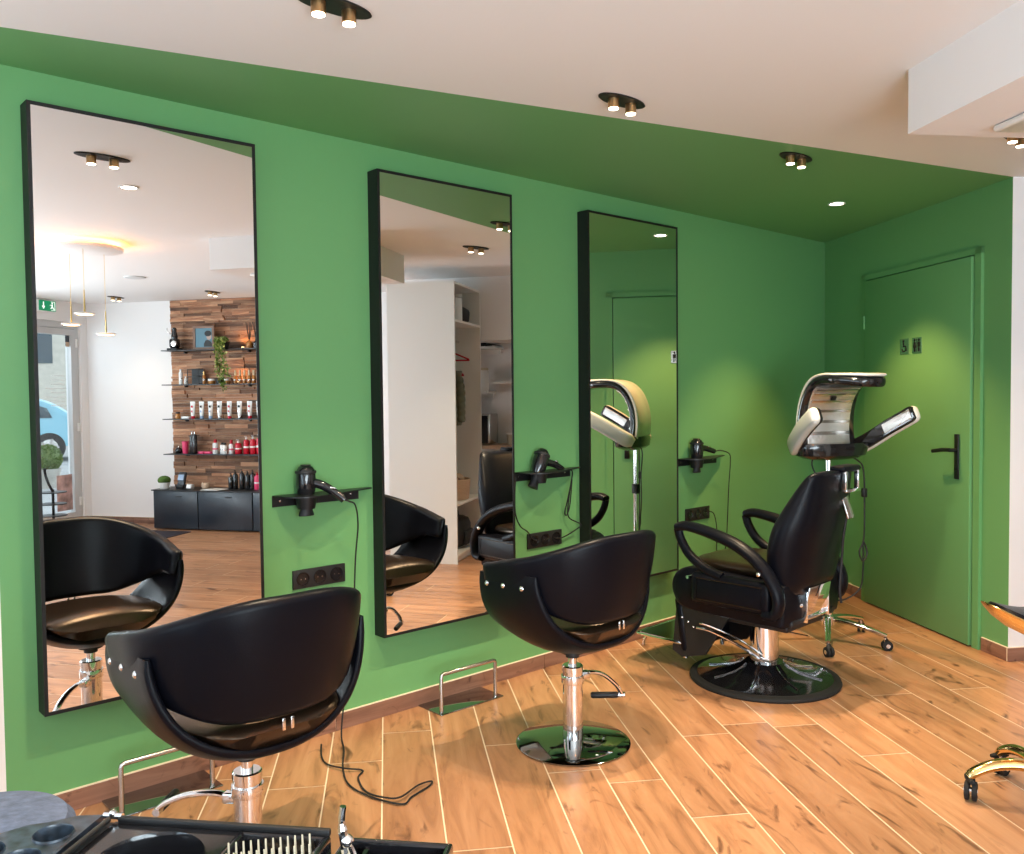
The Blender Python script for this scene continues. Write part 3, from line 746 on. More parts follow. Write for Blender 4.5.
def socket(x, label):
    t = thing('wall_socket', label, 'socket', (x, 0, .638), 0, 'black triple sockets on the green wall')
    G().box((0, -.0045, 0), (.232, .009, .074), b=.002).obj('cover_plate', 'matte', t)
    for k in (-1, 0, 1):
        o = G().lathe([(.0255, .0), (.0275, .0), (.0275, .0035), (.0245, .0035), (.021, -.002), (0, -.002)], (k * .074, -.0095, 0), 28, rot=Matrix.Rotation(R(90), 4, 'X')).obj('outlet', 'gloss', t)
        for dx in (-.0095, .0095): G().cyl((k * .074 + dx, -.008, 0), (k * .074 + dx, -.0115, 0), .0025, seg=8).obj('pin_hole', 'steel', o)
socket(1.7185, 'black triple wall socket behind the back of the nearest salon chair')
socket(2.963, 'black triple wall socket below the middle dryer shelf, two cords plugged in')
socket(4.215, 'black triple wall socket below the farthest dryer shelf, beside the barber chair arm')
def cord(pts, label, r=.0032, name='power_cord'):
    return tag(G().tube(crom(pts, 7), r, 8).obj(name, 'rubber'), label, 'cord')
cord([(1.746, -.152, .953), (1.765, -.165, .945), (1.80, -.150, .925), (1.835, -.110, .84), (1.852, -.06, .70), (1.84, -.05, .45), (1.79, -.06, .15), (1.755, -.09, .02), (1.70, -.20, .006), (1.609, -.344, .006), (1.553, -.48, .006), (1.56, -.61, .006), (1.605, -.722, .006), (1.66, -.70, .006), (1.75, -.675, .006), (1.775, -.655, .008), (1.72, -.655, .012), (1.62, -.69, .014), (1.585, -.65, .010), (1.568, -.563, .006), (1.605, -.453, .006), (1.650, -.410, .006), (1.606, -.364, .012), (1.585, -.28, .006), (1.602, -.206, .006), (1.66, -.10, .006)], 'black hair dryer cord falling behind the nearest salon chair and looping over the floor tiles')
cord([(3.040, -.068, .975), (3.07, -.075, .978), (3.105, -.06, .95), (3.10, -.03, .82), (3.085, -.025, .76), (3.105, -.02, .745), (3.118, -.03, .80), (3.112, -.05, .93), (3.105, -.03, .80), (3.12, -.02, .73), (3.185, -.04, .69), (3.16, -.02, .66), (3.08, -.018, .635), (3.03, -.015, .635)], 'black cord of the middle hair dryer, doubled into a hanging loop beside the socket')
cord([(2.76, -.02, .955), (2.745, -.03, .86), (2.75, -.03, .78), (2.79, -.02, .72), (2.835, -.02, .69), (2.87, -.015, .650), (2.90, -.014, .64)], 'twisted black cord dropping from the left end of the middle dryer shelf to the socket')
cord([(4.296, -.073, 1.004), (4.34, -.080, 1.008), (4.42, -.085, .985), (4.455, -.07, .93), (4.46, -.055, .78), (4.455, -.05, .60), (4.44, -.05, .45), (4.42, -.04, .36), (4.36, -.03, .33)], 'black cord of the farthest hair dryer hanging down the green wall')
cord([(4.30, -.015, .645), (4.34, -.03, .63), (4.37, -.03, .55), (4.372, -.03, .44), (4.365, -.03, .30), (4.36, -.03, .10), (4.37, -.06, .006), (4.37, -.40, .006), (4.376, -.62, .006)], 'black cord plugged in the farthest socket and dropping to the floor')

# ------------------------------------------------------------------ chrome footrests on the floor
def floor_footrest(x0, label):
    t = thing('floor_footrest', label, 'footrest', (x0, -.09, 0), 0, 'steel floor footrests under the mirrors')
    p = G().box((.155, .0, .003), (.35, .17, .006), b=.0028).obj('floor_plate', 'darkchrome', t)
    pts = [(.0, -.06, .004), (.0, -.06, .155), (.003, -.06, .164), (.012, -.06, .167), (.29, -.06, .167), (.299, -.06, .164), (.302, -.06, .155), (.302, -.06, .004)]
    G().tube(pts, .0085, 14).obj('rail', 'steel', t)
floor_footrest(.905, 'steel rail footrest on a polished floor plate beneath the mirror nearest the camera')
floor_footrest(2.205, 'steel rail footrest on a polished floor plate beneath the middle mirror')

# ------------------------------------------------------------------ ceiling lights
WARM = (1, .79, .53)
def twin(x, y, label, rz=0, energy=70, z=H):
    t = thing('ceiling_spot', label, 'ceiling light', (x, y, z), rz, 'twin brass ceiling spots')
    g = G(); rings = []
    for zz, s in ((-.0005, .98), (-.004, 1.0), (-.006, .97)):
        rings.append([Vector((.115 * s * math.cos(q), .045 * s * math.sin(q), zz)) for q in [2 * math.pi * k / 40 for k in range(40)]])
    g.loft(rings).obj('oval_plate', 'frame', t)
    for sx in (-1, 1):
        b = G().cyl((sx * .046, 0, -.004), (sx * .046, 0, -.038), .0195, seg=28).obj('spot_head', 'brass', t)
        G().cyl((sx * .046, 0, -.0375), (sx * .046, 0, -.041), .017, seg=24).obj('lens', 'lamp', b)
    if energy:
        for sx in (-1, 1):
            v = Vector((sx * .046, 0, -.05)); v.rotate(Matrix.Rotation(rz, 3, 'Z'))
            spot('ceiling_spot_lamp', (x + v.x, y + v.y, z + v.z), energy, 98, 1.0, WARM, .016)
twin(1.220, -1.025, 'twin brass ceiling spot in front of the mirror nearest the camera')
twin(2.375, -1.025, 'twin brass ceiling spot on the cream ceiling above the middle salon chair')
twin(3.525, -1.035, 'twin brass ceiling spot in the green ceiling above the barber chair', 0, 84)
twin(3.92, -1.79, 'twin brass ceiling spot beside the dropped soffit, at the right of the photo', 0, 26)
twin(2.957, -6.35, 'twin ceiling spot by the entrance, seen in the nearest mirror beside the pendant lamp', AN, 9)
twin(3.54, -5.35, 'twin ceiling spot above the wood clad product wall, seen in the nearest mirror', AN, 9)
twin(4.15, -4.35, 'twin ceiling spot farther along the wood clad product wall', AN, 15)
twin(.2, -2.0, 'added twin fill spot, out of view, above the camera side of the salon floor', 0, 15)  # unseen fixture added as fill on the camera side
twin(.3, -4.2, 'added twin fill spot, out of view, over the middle of the salon', 0, 15)  # another unseen fixture, added for more bounce light
def downlight(x, y, label, energy, ang, blend):
    t = thing('recessed_downlight', label, 'ceiling light', (x, y, H), 0, 'round recessed downlights')
    G().lathe([(.034, -.001), (.046, -.001), (.047, -.004), (.044, -.006), (.036, -.004)], seg=36).obj('trim_ring', 'whitep', t)
    G().lathe([(0, -.003), (.036, -.003), (.036, -.0005), (0, -.0005)], seg=30).obj('lens', 'lamp2', t)
    spot('downlight_lamp', (x, y, H - .01), energy, ang, blend, (1, .56, .24), .02)
downlight(4.568, -.68, 'round lit downlight in the green ceiling by the green door', 92, 84, .5)
downlight(1.488, -1.511, 'round lit downlight in the cream ceiling, seen in the nearest mirror', 25, 110, .6)
t = tag(G().lathe([(.0, -.010), (.07, -.011), (.085, -.008), (.09, 0), (.0, 0)], seg=40).obj('ceiling_vent', 'upvc'), 'flat round grey ceiling vent, seen in the nearest mirror behind the pendant', 'vent'); t.location = (2.602, -4.739, H)
# pendant
t = thing('pendant_lamp', 'round backlit ceiling rose with three thin gold drop lamps, seen in the nearest mirror', 'pendant lamp', (1.79, -3.25, H))
g = G().lathe([(.0, -.056), (.215, -.056), (.225, -.051), (.225, -.030), (.215, -.030), (.212, -.040), (0, -.038)], seg=56); g.obj('ceiling_rose', 'cream', t)
G().lathe([(.165, -.037), (.200, -.037), (.200, -.032), (.165, -.032)], seg=56).obj('halo_strip', 'halo', t)
G().cyl((0, 0, -.043), (0, 0, 0), .10).obj('rose_spacer', 'cream', t)
for k, (x, y, z) in enumerate(((1.732, -3.421, 1.858), (1.742, -3.158, 1.91), (1.922, -3.323, 1.794))):
    a = Vector((x - 1.79, y + 3.25, z - H))
    c = G().cyl((a.x, a.y, -.05), (a.x, a.y, a.z + .12), .0016, seg=8).obj('cord', 'gold', t)
    G().tube([(a.x, a.y, a.z + .15), (a.x, a.y, a.z)], [.004, .006], 12).obj('stem', 'gold', c)
    G().lathe([(.0, .004), (.055, .003), (.064, -.001), (.064, -.006), (.05, -.009), (0, -.009)], tuple(a), 36).obj('disc_shade', 'whitep', c)
    G().lathe([(.0, -.0095), (.048, -.0095), (.048, -.011), (0, -.011)], tuple(a), 36).obj('disc_lens', 'led', c)

# ------------------------------------------------------------------ product wall (seen in the nearest mirror)
g = G(); rr = random.Random(11)
w0c, w1c = -3.341, -1.55; z = .42
zrow = 0.0
while zrow < H - .002:
    hh = rr.choice((.022, .03, .036, .044)); hh = min(hh, H - zrow)
    w = w0c
    while w < w1c:
        L_ = rr.uniform(.10, .42); e = min(w1c, w + L_); dd = rr.uniform(.008, .030); g.r = .02 + .96 * rr.random()
        g.box((NK - dd / 2 - .001, (w + e) / 2, zrow + hh / 2), (dd, e - w - .0015, hh - .0015)); w = e
    zrow += hh
o = g.obj('trim_1', 'clad', smooth=False); o.rotation_euler.z = AN; struct(o)
# cladding grain must run along w (local y)
o.data.materials[0] = wood_mat('reclaimed_wood_wall', (.13, .05, .022), (.31, .145, .075), (.56, .34, .20), .7, gain=4.4, along='y', knots=False)
SH = (1.848, 1.493, 1.1355, .7705)
for k, z in enumerate(SH):
    t = thing('display_shelf', ('thin black display shelf, ' + ('topmost', 'second from the top', 'third from the top', 'lowest')[k] + ' on the wood clad wall'), 'shelf', P(NK, 0, z), AN, 'thin black shelves on the wood clad wall')
    G().box((-.11, (-3.32 - 1.6) / 2, -.005), (.22, 1.72, .010)).obj('board', 'black', t, smooth=False)
    for w in (-3.15, -2.4, -1.75): G().box((-.035, w, -.020), (.07, .012, .020)).obj('bracket', 'black', t, smooth=False)
# cabinet units
cabg = 'dark blue cabinets below the product shelves'
for k, (a, b) in enumerate(((-3.365, -2.845), (-2.840, -2.225), (-2.220, -1.61))):
    t = thing('low_cabinet', 'glossy dark blue low cabinet unit, ' + ('leftmost under the product shelves', 'second from the left under the product shelves', 'third from the left under the product shelves')[k], 'cabinet', P(NK - .03, (a + b) / 2, 0), AN, cabg)
    ww = b - a
    G().box((-.15, 0, .205), (.29, ww, .39)).obj('body', 'cabinet', t, smooth=False)
    dr = G().box((-.303, 0, .207), (.018, ww - .006, .382), b=.003).obj('door', 'cabinet', t)
    G().box((-.316, .04, .345), (.010, .07, .012), b=.003).obj('handle', 'black', dr)
o = tag(nwbox('counter_top', NK - .36, NK - .03, -3.375, -1.6, .400, .412, 'black', smooth=False), 'thin dark counter top over the dark blue cabinets', 'counter top')

# products: local builders put the base at z=0
def bottle(name, prof, m, cap=None, capm='matte', label=None):
    t = thing(name, label, name.split('_')[-1])
    G().lathe(prof, seg=20).obj('body', m, t)
    if cap: G().lathe(cap, seg=16).obj('cap', capm, t)
    return t
def wpx(px): return -3.34 + (px - 166 - (px - 192) * .019) * .01185
def at_shelf(px, z, dn=.12): return P(NK - dn, wpx(px) , z)
def cyl_prof(r, h, sh=.012): return [(0, 0), (r * .94, 0), (r, .004), (r, h - sh), (r * .8, h - sh * .3), (r * .35, h), (0, h)]
# tubes of shelf 3
def tube_obj(capm, label):
    t = thing('cream_tube', label, 'tube')
    g = G(); rings = []
    for z, a, b in ((.028, .019, .019), (.05, .022, .0185), (.10, .026, .013), (.15, .029, .006), (.168, .030, .0018), (.178, .030, .0016)):
        rings.append([Vector((b * math.cos(q), a * math.sin(q), z)) for q in [2 * math.pi * k / 20 for k in range(20)]])
    g.loft(rings).obj('body', 'whitep', t)
    G().lathe([(0, 0), (.019, 0), (.0195, .002), (.0195, .026), (.018, .028), (0, .028)], seg=18).obj('cap', capm, t)
    G().box((-.0165, 0, .125), (.0012, .022, .022), ry=R(-7)).obj('print', 'frame' if capm != 'red' else 'red', t)
    G().box((-.0195, 0, .075), (.0012, .016, .020), ry=R(-4)).obj('print', capm, t)
    return t
caps = ['red', 'blue', 'blue', 'steel', 'red', 'steel', 'red', 'steel']
cn = ['white tube with red cap, leftmost of the tube row on the third shelf', 'white tube with pale blue cap, second from the left in the tube row', 'white tube with pale blue cap, third from the left in the tube row', 'white tube with grey cap, fourth from the left in the tube row', 'white tube with red cap, fifth from the left in the tube row', 'white tube with grey cap, sixth from the left in the tube row', 'white tube with red cap, seventh from the left in the tube row', 'white tube with grey cap at the mirror edge, eighth in the tube row']
for c, px, lb in zip(caps, (192.5, 201.5, 210.5, 219.5, 229.5, 239.5, 249.5, 258.5), cn):
    t = tube_obj(c, lb); t['group'] = 'white tubes on the third product shelf'; place(t, at_shelf(px, SH[2]), AN)
def put(t, px, z, dn=.12, rz=0, group=None):
    place(t, at_shelf(px, z, dn), AN + rz)
    if group: t['group'] = group
    return t
# shelf 3 left: jar and box
t = thing('glass_jar', 'small brown lidded jar at the left end of the third product shelf', 'jar'); G().lathe(cyl_prof(.026, .055)).obj('body', 'amber', t); G().lathe([(0, .052), (.022, .052), (.022, .07), (0, .07)]).obj('lid', 'matte', t); put(t, 177, SH[2])
t = tag(G().box((0, 0, .012), (.06, .085, .024), b=.003).obj('product_box', 'whitep'), 'flat white box beside the brown jar on the third product shelf', 'box'); put(t, 186, SH[2])
# shelf 4
g4 = 'bottles on the lowest product shelf'
t = thing('round_flask', 'squat black round flask at the left end of the lowest product shelf', 'flask'); G().lathe([(0, 0), (.025, 0), (.036, .015), (.037, .035), (.025, .055), (.01, .062), (0, .062)]).obj('body', 'gloss', t); G().lathe([(0, .06), (.009, .06), (.009, .08), (0, .08)]).obj('stopper', 'steel', t); put(t, 177, SH[3])
t = thing('pink_cup', 'bright pink cup near the left end of the lowest product shelf', 'cup'); G().lathe([(0, 0), (.026, 0), (.030, .03), (.033, .115), (.034, .125), (.030, .125), (.028, .06), (0, .05)]).obj('body', 'pink', t); G().lathe([(.0345, .112), (.036, .118), (.0345, .127)]).obj('rim', 'pink', t); put(t, 184, SH[3])
def pump_bottle(m, h, r, label, capm='steel', px=0, z=0, group=None, dn=.12):
    t = thing('pump_bottle', label, 'bottle')
    G().lathe(cyl_prof(r, h, .02), seg=22).obj('body', m, t)
    c = G().lathe([(0, h), (r * .38, h), (r * .38, h + .018), (r * .15, h + .02), (r * .15, h + .034), (0, h + .034)], seg=14).obj('pump', capm, t)
    G().box((-r * .4, 0, h + .032), (r * 1.3, .008, .006), b=.002).obj('spout', capm, c)
    if m != 'gloss': G().lathe([(r * 1.005, h * .42), (r * 1.02, h * .43), (r * 1.02, h * .52), (r * 1.005, h * .53)], seg=22).obj('print_band', 'whitep', t)
    return put(t, px, z, dn, group=group)
def cap_bottle(m, h, r, label, capm, px, z, group=None, dn=.12, caph=.03):
    t = thing('capped_bottle', label, 'bottle')
    G().lathe(cyl_prof(r, h, .015), seg=22).obj('body', m, t)
    G().lathe([(0, h - .002), (r * .55, h - .002), (r * .55, h + caph), (r * .5, h + caph + .003), (0, h + caph + .003)], seg=16).obj('cap', capm, t)
    G().lathe([(r * 1.005, h * .38), (r * 1.02, h * .39), (r * 1.02, h * .50), (r * 1.005, h * .51)], seg=22).obj('print_band', 'steel' if m != 'whitep' or capm != 'red' else 'pink', t)
    return put(t, px, z, dn, group=group)
pump_bottle('gloss', .20, .026, 'tall black bottle left of its twin on the lowest product shelf', 'steel', 191, SH[3], g4)
pump_bottle('gloss', .205, .026, 'tall black bottle right of its twin on the lowest product shelf', 'steel', 196, SH[3], g4, .16)
for k, px in enumerate((200.5, 208)):
    t = tag(G().box((0, 0, .012), (.06, .075, .024), b=.003).obj('product_box', 'pink'), ('flat pink box right of the tall black bottles', 'flat pink box left of the white red capped bottle')[k] + ' on the lowest product shelf', 'box'); put(t, px, SH[3])
cap_bottle('whitep', .115, .028, 'white bottle with a red cap, just right of the flat pink boxes', 'red', 214.5, SH[3], g4)
cap_bottle('whitep', .095, .024, 'small white bottle with a black cap, left one of the small pair', 'matte', 221.5, SH[3], g4, caph=.018)
cap_bottle('whitep', .095, .022, 'small white bottle with a black cap, right one of the small pair', 'matte', 226, SH[3], g4, .16, caph=.018)
cap_bottle('whitep', .105, .027, 'white bottle with a wide red cap beside the red bottles', 'red', 230.5, SH[3], g4, caph=.035)
for k, (px, h) in enumerate(((237.5, .115), (245.5, .15), (252, .155), (258, .165))):
    pump_bottle('red', h, .034 if k == 0 else .03, ('wide short red pump bottle, leftmost of the red bottles', 'red pump bottle, second of the red bottles', 'red pump bottle, third of the red bottles', 'tallest red pump bottle at the edge of the mirror')[k], 'whitep', px, SH[3], g4)
# counter row
gc = 'bottles on the dark blue cabinets'
for k, (px, h) in enumerate(((232, .13), (236.5, .16), (243, .17), (248.5, .155), (253.5, .165))):
    pump_bottle('gloss', h, .027, 'black pump bottle on the blue cabinets, ' + ('leftmost and shortest', 'second from the left', 'third from the left', 'fourth from the left', 'fifth, beside the red one')[k], 'matte', px, .412, gc, .17)
pump_bottle('pink', .145, .03, 'pinkish red bottle right of the black bottles on the blue cabinets', 'red', 258, .412, gc, .17)
t = thing('moss_pot', 'white pot with a dome of green moss at the left end of the counter', 'potted plant'); G().lathe([(0, 0), (.045, 0), (.055, .05), (.060, .085), (.054, .085), (0, .08)]).obj('pot', 'whitep', t); G().ball((0, 0, .085), .066, 20, sz=.72).obj('moss', 'moss', t); put(t, 167.5, .412, .22)
t = thing('card_terminal', 'grey card terminal tilted on its black base beside the moss pot', 'card terminal'); G().box((0, 0, .02), (.09, .085, .04), b=.01).obj('base', 'matte', t); c = G().box((.01, 0, .095), (.03, .085, .15), ry=R(18), b=.01).obj('screen_body', 'cabinet', t); G().box((-.010, 0, .115), (.006, .065, .06), ry=R(18)).obj('screen', 'blue', c); put(t, 184, .412, .20)
t = thing('small_display', 'small pale standing display right of the card terminal', 'display'); G().box((0, 0, .025), (.05, .065, .05), ry=R(15), b=.006).obj('body', 'upvc', t); G().box((-.027, 0, .028), (.003, .05, .032), ry=R(15)).obj('screen', 'whitep', t); put(t, 195, .412, .24)
t = thing('tan_candle', 'squat pinkish tan candle cup on the counter', 'candle'); G().lathe([(0, 0), (.035, 0), (.042, .02), (.042, .05), (.036, .06), (.03, .06), (.03, .045), (0, .045)]).obj('cup', 'tan', t); G().cyl((0, 0, .045), (0, 0, .056), .002, seg=6).obj('wick', 'matte', t); put(t, 206, .412, .16)
g = G(); g.box((0, 0, .002), (.15, .21, .003)); g.box((.01, .03, .005), (.14, .2, .002), rz=R(12)); t = tag(g.obj('paper_stack', 'whitep', smooth=False), 'flat stack of pale papers on the counter before the bottles', 'papers'); put(t, 220, .412, .27, rz=R(5))
# shelf 1
t = thing('vintage_machine', 'dark vintage machine ornament at the left end of the top shelf', 'ornament')
G().box((0, 0, .012), (.11, .12, .024), b=.006).obj('base', 'matte', t); G().box((0, 0, .075), (.07, .10, .10), b=.02).obj('housing', 'gloss', t); G().lathe([(0, .12), (.03, .12), (.034, .15), (.022, .20), (.026, .225), (.01, .24), (0, .24)]).obj('column', 'gloss', t)
G().lathe([(.0, .012), (.03, .01), (.034, 0), (.03, -.01), (0, -.012)], (-.04, .02, .07), 20, rot=Matrix.Rotation(R(90), 4, 'Y')).obj('wheel', 'steel', t); G().tube([(-.02, -.03, .17), (-.04, -.06, .2), (-.04, -.06, .235)], .006, 8).obj('crank', 'steel', t); put(t, 175.5, SH[0])
t = thing('framed_portrait', 'wood framed photo of a dark haired person in profile on a teal backdrop', 'picture'); place(t, P(NK - .14, (-2.99 - 2.735) / 2, SH[0]), AN)
g = G(); W_, H_ = .245, .245
for sy in (-1, 1): g.box((0, sy * (W_ / 2 - .012), H_ / 2), (.018, .024, H_))
g.box((0, 0, .012), (.018, W_ - .048, .024)); g.box((0, 0, H_ - .012), (.018, W_ - .048, .024)); g.obj('picture_frame', 'dkwood', t, smooth=False)
g = G(); g.box((.002, 0, H_ / 2), (.006, W_ - .046, H_ - .046)); pc = g.obj('print', ['photo_blue'], t, smooth=False)
def flat(pts, m, x, nm): G().prism([(-a, b) for a, b in pts], x - .0006, x, 'x').obj(nm, m, pc, smooth=False)
flat([(.00, .03), (-.098, .03), (-.098, .06), (-.075, .085), (-.045, .10), (-.02, .095), (.0, .06)][::-1], 'frame', -.002, 'jacket')
flat([(-.06 + .028 * math.cos(a), .135 + .036 * math.sin(a)) for a in [k * math.pi / 8 for k in range(16)]], 'skin', -.0028, 'face')
flat([(-.05 + .040 * math.cos(a), .165 + .030 * math.sin(a)) for a in [k * math.pi / 8 for k in range(16)]], 'frame', -.0036, 'hair')
# trailing plant
t = thing('trailing_plant', 'potted pothos with pale leaves trailing off the top shelf', 'potted plant'); place(t, at_shelf(228, SH[0], .16), AN)
G().lathe([(0, 0), (.04, 0), (.052, .06), (.055, .075), (.048, .075), (0, .07)]).obj('pot', 'matte', t)
g = G(); rl = random.Random(5); st = G()
def leaf(g, p, d_, s, m):
    g.mi = m; d_ = Vector(d_).normalized(); q = d_.cross(Vector((rl.uniform(-1, 1), rl.uniform(-1, 1), rl.uniform(-1, 1)))).normalized()
    nrm = d_.cross(q)
    pts = [p, p + d_ * s * .3 + q * s * .35 + nrm * s * .06, p + d_ * s * .75 + q * s * .22, p + d_ * s, p + d_ * s * .75 - q * s * .22, p + d_ * s * .3 - q * s * .35 + nrm * s * .06]
    g.add(pts, [[0, 1, 2, 3], [0, 3, 4, 5]])
for k in range(11):
    y0 = rl.uniform(-.05, .08); ln = rl.uniform(.12, .50); x0 = -.05 - rl.random() * .04
    pts = crom([(0, y0 * .4, .075), (x0 * .8, y0 * .8, .11), (-.105 + rl.uniform(-.02, .01), y0, .03), (-.11, y0 + rl.uniform(-.02, .03), -.6 * ln), (-.105, y0 + rl.uniform(-.03, .04), -ln)], 5)
    st.tube(pts, .0015, 5)
    for p in pts[2:]:
        for _ in range(3): leaf(g, p, (rl.uniform(-1, .2), rl.uniform(-1, 1), rl.uniform(-1, .5)), rl.uniform(.02, .036), rl.choice((0, 0, 1)))
st.obj('stem', 'leaf', t)
lf = g.obj('foliage', ['leaf', 'leaf2'], t, fix=False); lf['kind'] = 'stuff'
# reed diffusers / dark ornament at right end of top shelf
for k, (px, m) in enumerate(((250, 'amber'), (257, 'gloss'))):
    t = thing('reed_diffuser', ('amber glass reed diffuser right of the trailing plant on the top shelf', 'black reed diffuser at the mirror edge on the top shelf')[k], 'diffuser')
    G().lathe([(0, 0), (.032, 0), (.034, .01), (.034, .06), (.012, .08), (.012, .095), (0, .095)]).obj('bottle', m, t)
    for j in range(5): G().cyl((0, 0, .06), (.03 * math.cos(j * 1.3), .035 * math.sin(j * 1.3), .27), .003, seg=6).obj('reed', 'matte', t)
    put(t, px, SH[0], .11, group='reed diffusers on the top shelf')
# shelf 2
g2 = 'items on the second product shelf'
cap_bottle('whitep', .135, .020, 'tall slim white bottle at the left end of the second shelf', 'whitep', 181, SH[1], g2, caph=.02)
cap_bottle('whitep', .065, .016, 'short slim white bottle next to the tall white one, second shelf', 'whitep', 186, SH[1], g2, caph=.015)
t = thing('black_display_case', 'open black wire display case on the second shelf', 'case'); g = G()
for a in (-1, 1):
    for b in (-1, 1): g.box((a * .04, b * .065, .08), (.006, .006, .16))
for z in (.003, .08, .157): g.box((0, 0, z), (.086, .136, .006))
g.obj('rack', 'matte', t, smooth=False); G().box((.038, 0, .08), (.004, .13, .15)).obj('back_panel', 'matte', t, smooth=False); put(t, 196.5, SH[1], .13, group=g2)
cap_bottle('amber', .10, .014, 'slim amber bottle right of the black wire case', 'gold', 204.5, SH[1], g2)
for k, px in enumerate((211, 219, 226.5)):
    t = thing('wide_jar', 'wide jar with a white lid on the second shelf, ' + ('left of three', 'middle one of three', 'right of three')[k], 'jar'); G().lathe([(0, 0), (.032, 0), (.034, .004), (.034, .034), (0, .034)]).obj('body', 'matte' if k == 1 else 'amber', t); G().lathe([(0, .034), (.036, .034), (.036, .052), (.034, .054), (0, .054)]).obj('lid', 'whitep' if k != 1 else 'matte', t); put(t, px, SH[1], .10, group=g2)
for k, px in enumerate((235.5, 240, 244.5, 249, 253.5, 258)):
    cap_bottle('amber', .085, .018, 'small amber bottle with a pale cap, ' + ('first', 'second', 'third', 'fourth', 'fifth', 'sixth')[k] + ' from the left, second shelf', 'bristle', px, SH[1], 'amber bottle row on the second shelf', .11, .05)

# warm accent lamps under the shelves (glow on the cladding around the plant)
for n_, w_, z_, e_ in ((NK - .10, wpx(243), 1.96, 2.0), (NK - .09, wpx(238), 1.60, 2.2)):
    t = thing('puck_light', ('small warm puck lamp on the top product shelf' if z_ > 1.8 else 'small warm puck lamp on the second product shelf'), 'lamp', P(n_, w_, SH[0] if z_ > 1.8 else SH[1]), AN)
    G().lathe([(0, 0), (.02, 0), (.02, .012), (.016, .016), (0, .016)], seg=20).obj('body', 'black', t)
    G().lathe([(0, .016), (.014, .016), (.012, .020), (0, .021)], seg=20).obj('lens', 'led', t)
    q = P(n_, w_, (SH[0] if z_ > 1.8 else SH[1]) + .03); spot('puck_lamp', q, e_, 150, .9, (1, .5, .2), .015, (.25 * NV.x, .25 * NV.y, 1))

# ------------------------------------------------------------------ entrance door, exit sign, outside
t = struct(thing('door_2', None, None)); t.rotation_euler.z = AN
g = G(); cw = WE - .06
def eb(n0, n1, z0, z1, dth=.07): g.box(((n0 + n1) / 2, cw, (z0 + z1) / 2), (n1 - n0, dth, z1 - z0))
eb(5.42, 6.36, 2.10, 2.17); eb(6.31, 6.36, 0, 2.10); eb(5.42, 5.47, 0, 2.10); g.obj('door_frame', 'upvc', t, smooth=False)
g = G(); cw = WE - .045
eb(5.47, 5.55, 0.01, 2.095, .055); eb(6.245, 6.31, 0.01, 2.095, .055); eb(5.55, 6.245, 2.03, 2.095, .055); eb(5.55, 6.245, .01, .14, .055); lfobj = g.obj('door_leaf', 'upvc', t, smooth=False)
G().box((5.8975, WE - .045, 1.085), (.70, .010, 1.90)).obj('glass_pane', 'glass', t, smooth=False)
for z in (.25, 1.05, 1.95): G().box((6.318, WE - .012, z), (.022, .022, .09), b=.004).obj('hinge', 'whitep', lfobj)
g = G(); rt_ = random.Random(2)
for r_ in range(8):
    n_ = 6.18 - rt_.uniform(0, .03)
    z = 1.60 - r_ * .045
    while n_ > 5.98 - (.08 if r_ in (3, 5) else 0): l = rt_.uniform(.012, .03); g.box((n_ - l / 2, WE - .037, z), (l, .001, .009)); n_ -= l + .008
g.obj('window_lettering', 'whitep', t, smooth=False)
g = G().box((6.215, WE - .036, 1.975), (.055, .003, .115)).obj('door_sticker', 'cabinet', t, smooth=False)
G().box((6.215, WE - .033, 1.935), (.05, .003, .05)).obj('sticker_print', 'tan', t, smooth=False)
G().box((6.12, WE - .037, .36), (.22, .003, .38)).obj('door_poster', 'poster', t, smooth=False)
t = thing('exit_sign', 'green lit exit sign with a white arrow and running figure above the entrance', 'sign', P(5.885, WE + .02, 2.31), AN)
G().box((0, -.01, 0), (.235, .03, .115), b=.004).obj('housing', 'whitep', t)
G().box((0, .0065, 0), (.225, .004, .105)).obj('face', 'signgreen', t, smooth=False)
g = G()
def ey(poly): g.prism([(-a, b) for a, b in poly], .009, .0115, 'y')
# seen in the mirror: arrow and running man
ey([(.062, .038), (.050, .038), (.050, -.004), (.034, -.004), (.056, -.036), (.078, -.004), (.062, -.004)])
ey([(-.045, -.045), (-.10, -.045), (-.10, .045), (-.045, .045), (-.045, .040), (-.094, .040), (-.094, -.040), (-.045, -.040)])
ey([(-.062 + .009 * math.cos(a), .028 + .009 * math.sin(a)) for a in [k * math.pi / 5 for k in range(10)]])
ey([(-.070, .018), (-.050, .014), (-.054, -.010), (-.036, -.022), (-.040, -.030), (-.066, -.014)]); ey([(-.070, -.008), (-.060, -.012), (-.082, -.036), (-.089, -.030)]); ey([(-.052, .014), (-.048, .008), (-.030, .004), (-.030, .010)])
g.obj('pictogram', 'signwhite', t, smooth=False)
# door mat
t = tag(G().box((0, 0, .004), (.86, .64, .008), b=.003).obj('door_mat', 'mat'), 'dark door mat on the floor in front of the blue cabinets', 'mat'); place(t, P(5.60, -3.18, 0), AN)
# black metal stand left of the entrance view
t = thing('plant_stand', 'black metal stand with thin shelves by the glass entrance door', 'stand', P(5.25, -3.80, 0), AN)
G().lathe([(0, 0), (.12, 0), (.12, .012), (0, .012)]).obj('base', 'black', t); G().cyl((0, 0, .01), (0, 0, .50), .012).obj('post', 'black', t)
G().tube(crom([(0, 0, .48), (-.03, -.02, .56), (-.02, -.06, .64), (-.04, -.05, .70)], 5), .012, 8).obj('finial', 'black', t)
for z in (.25, .36, .47): G().lathe([(0, z), (.12, z), (.12, z + .008), (0, z + .008)]).obj('tier', 'black', t)
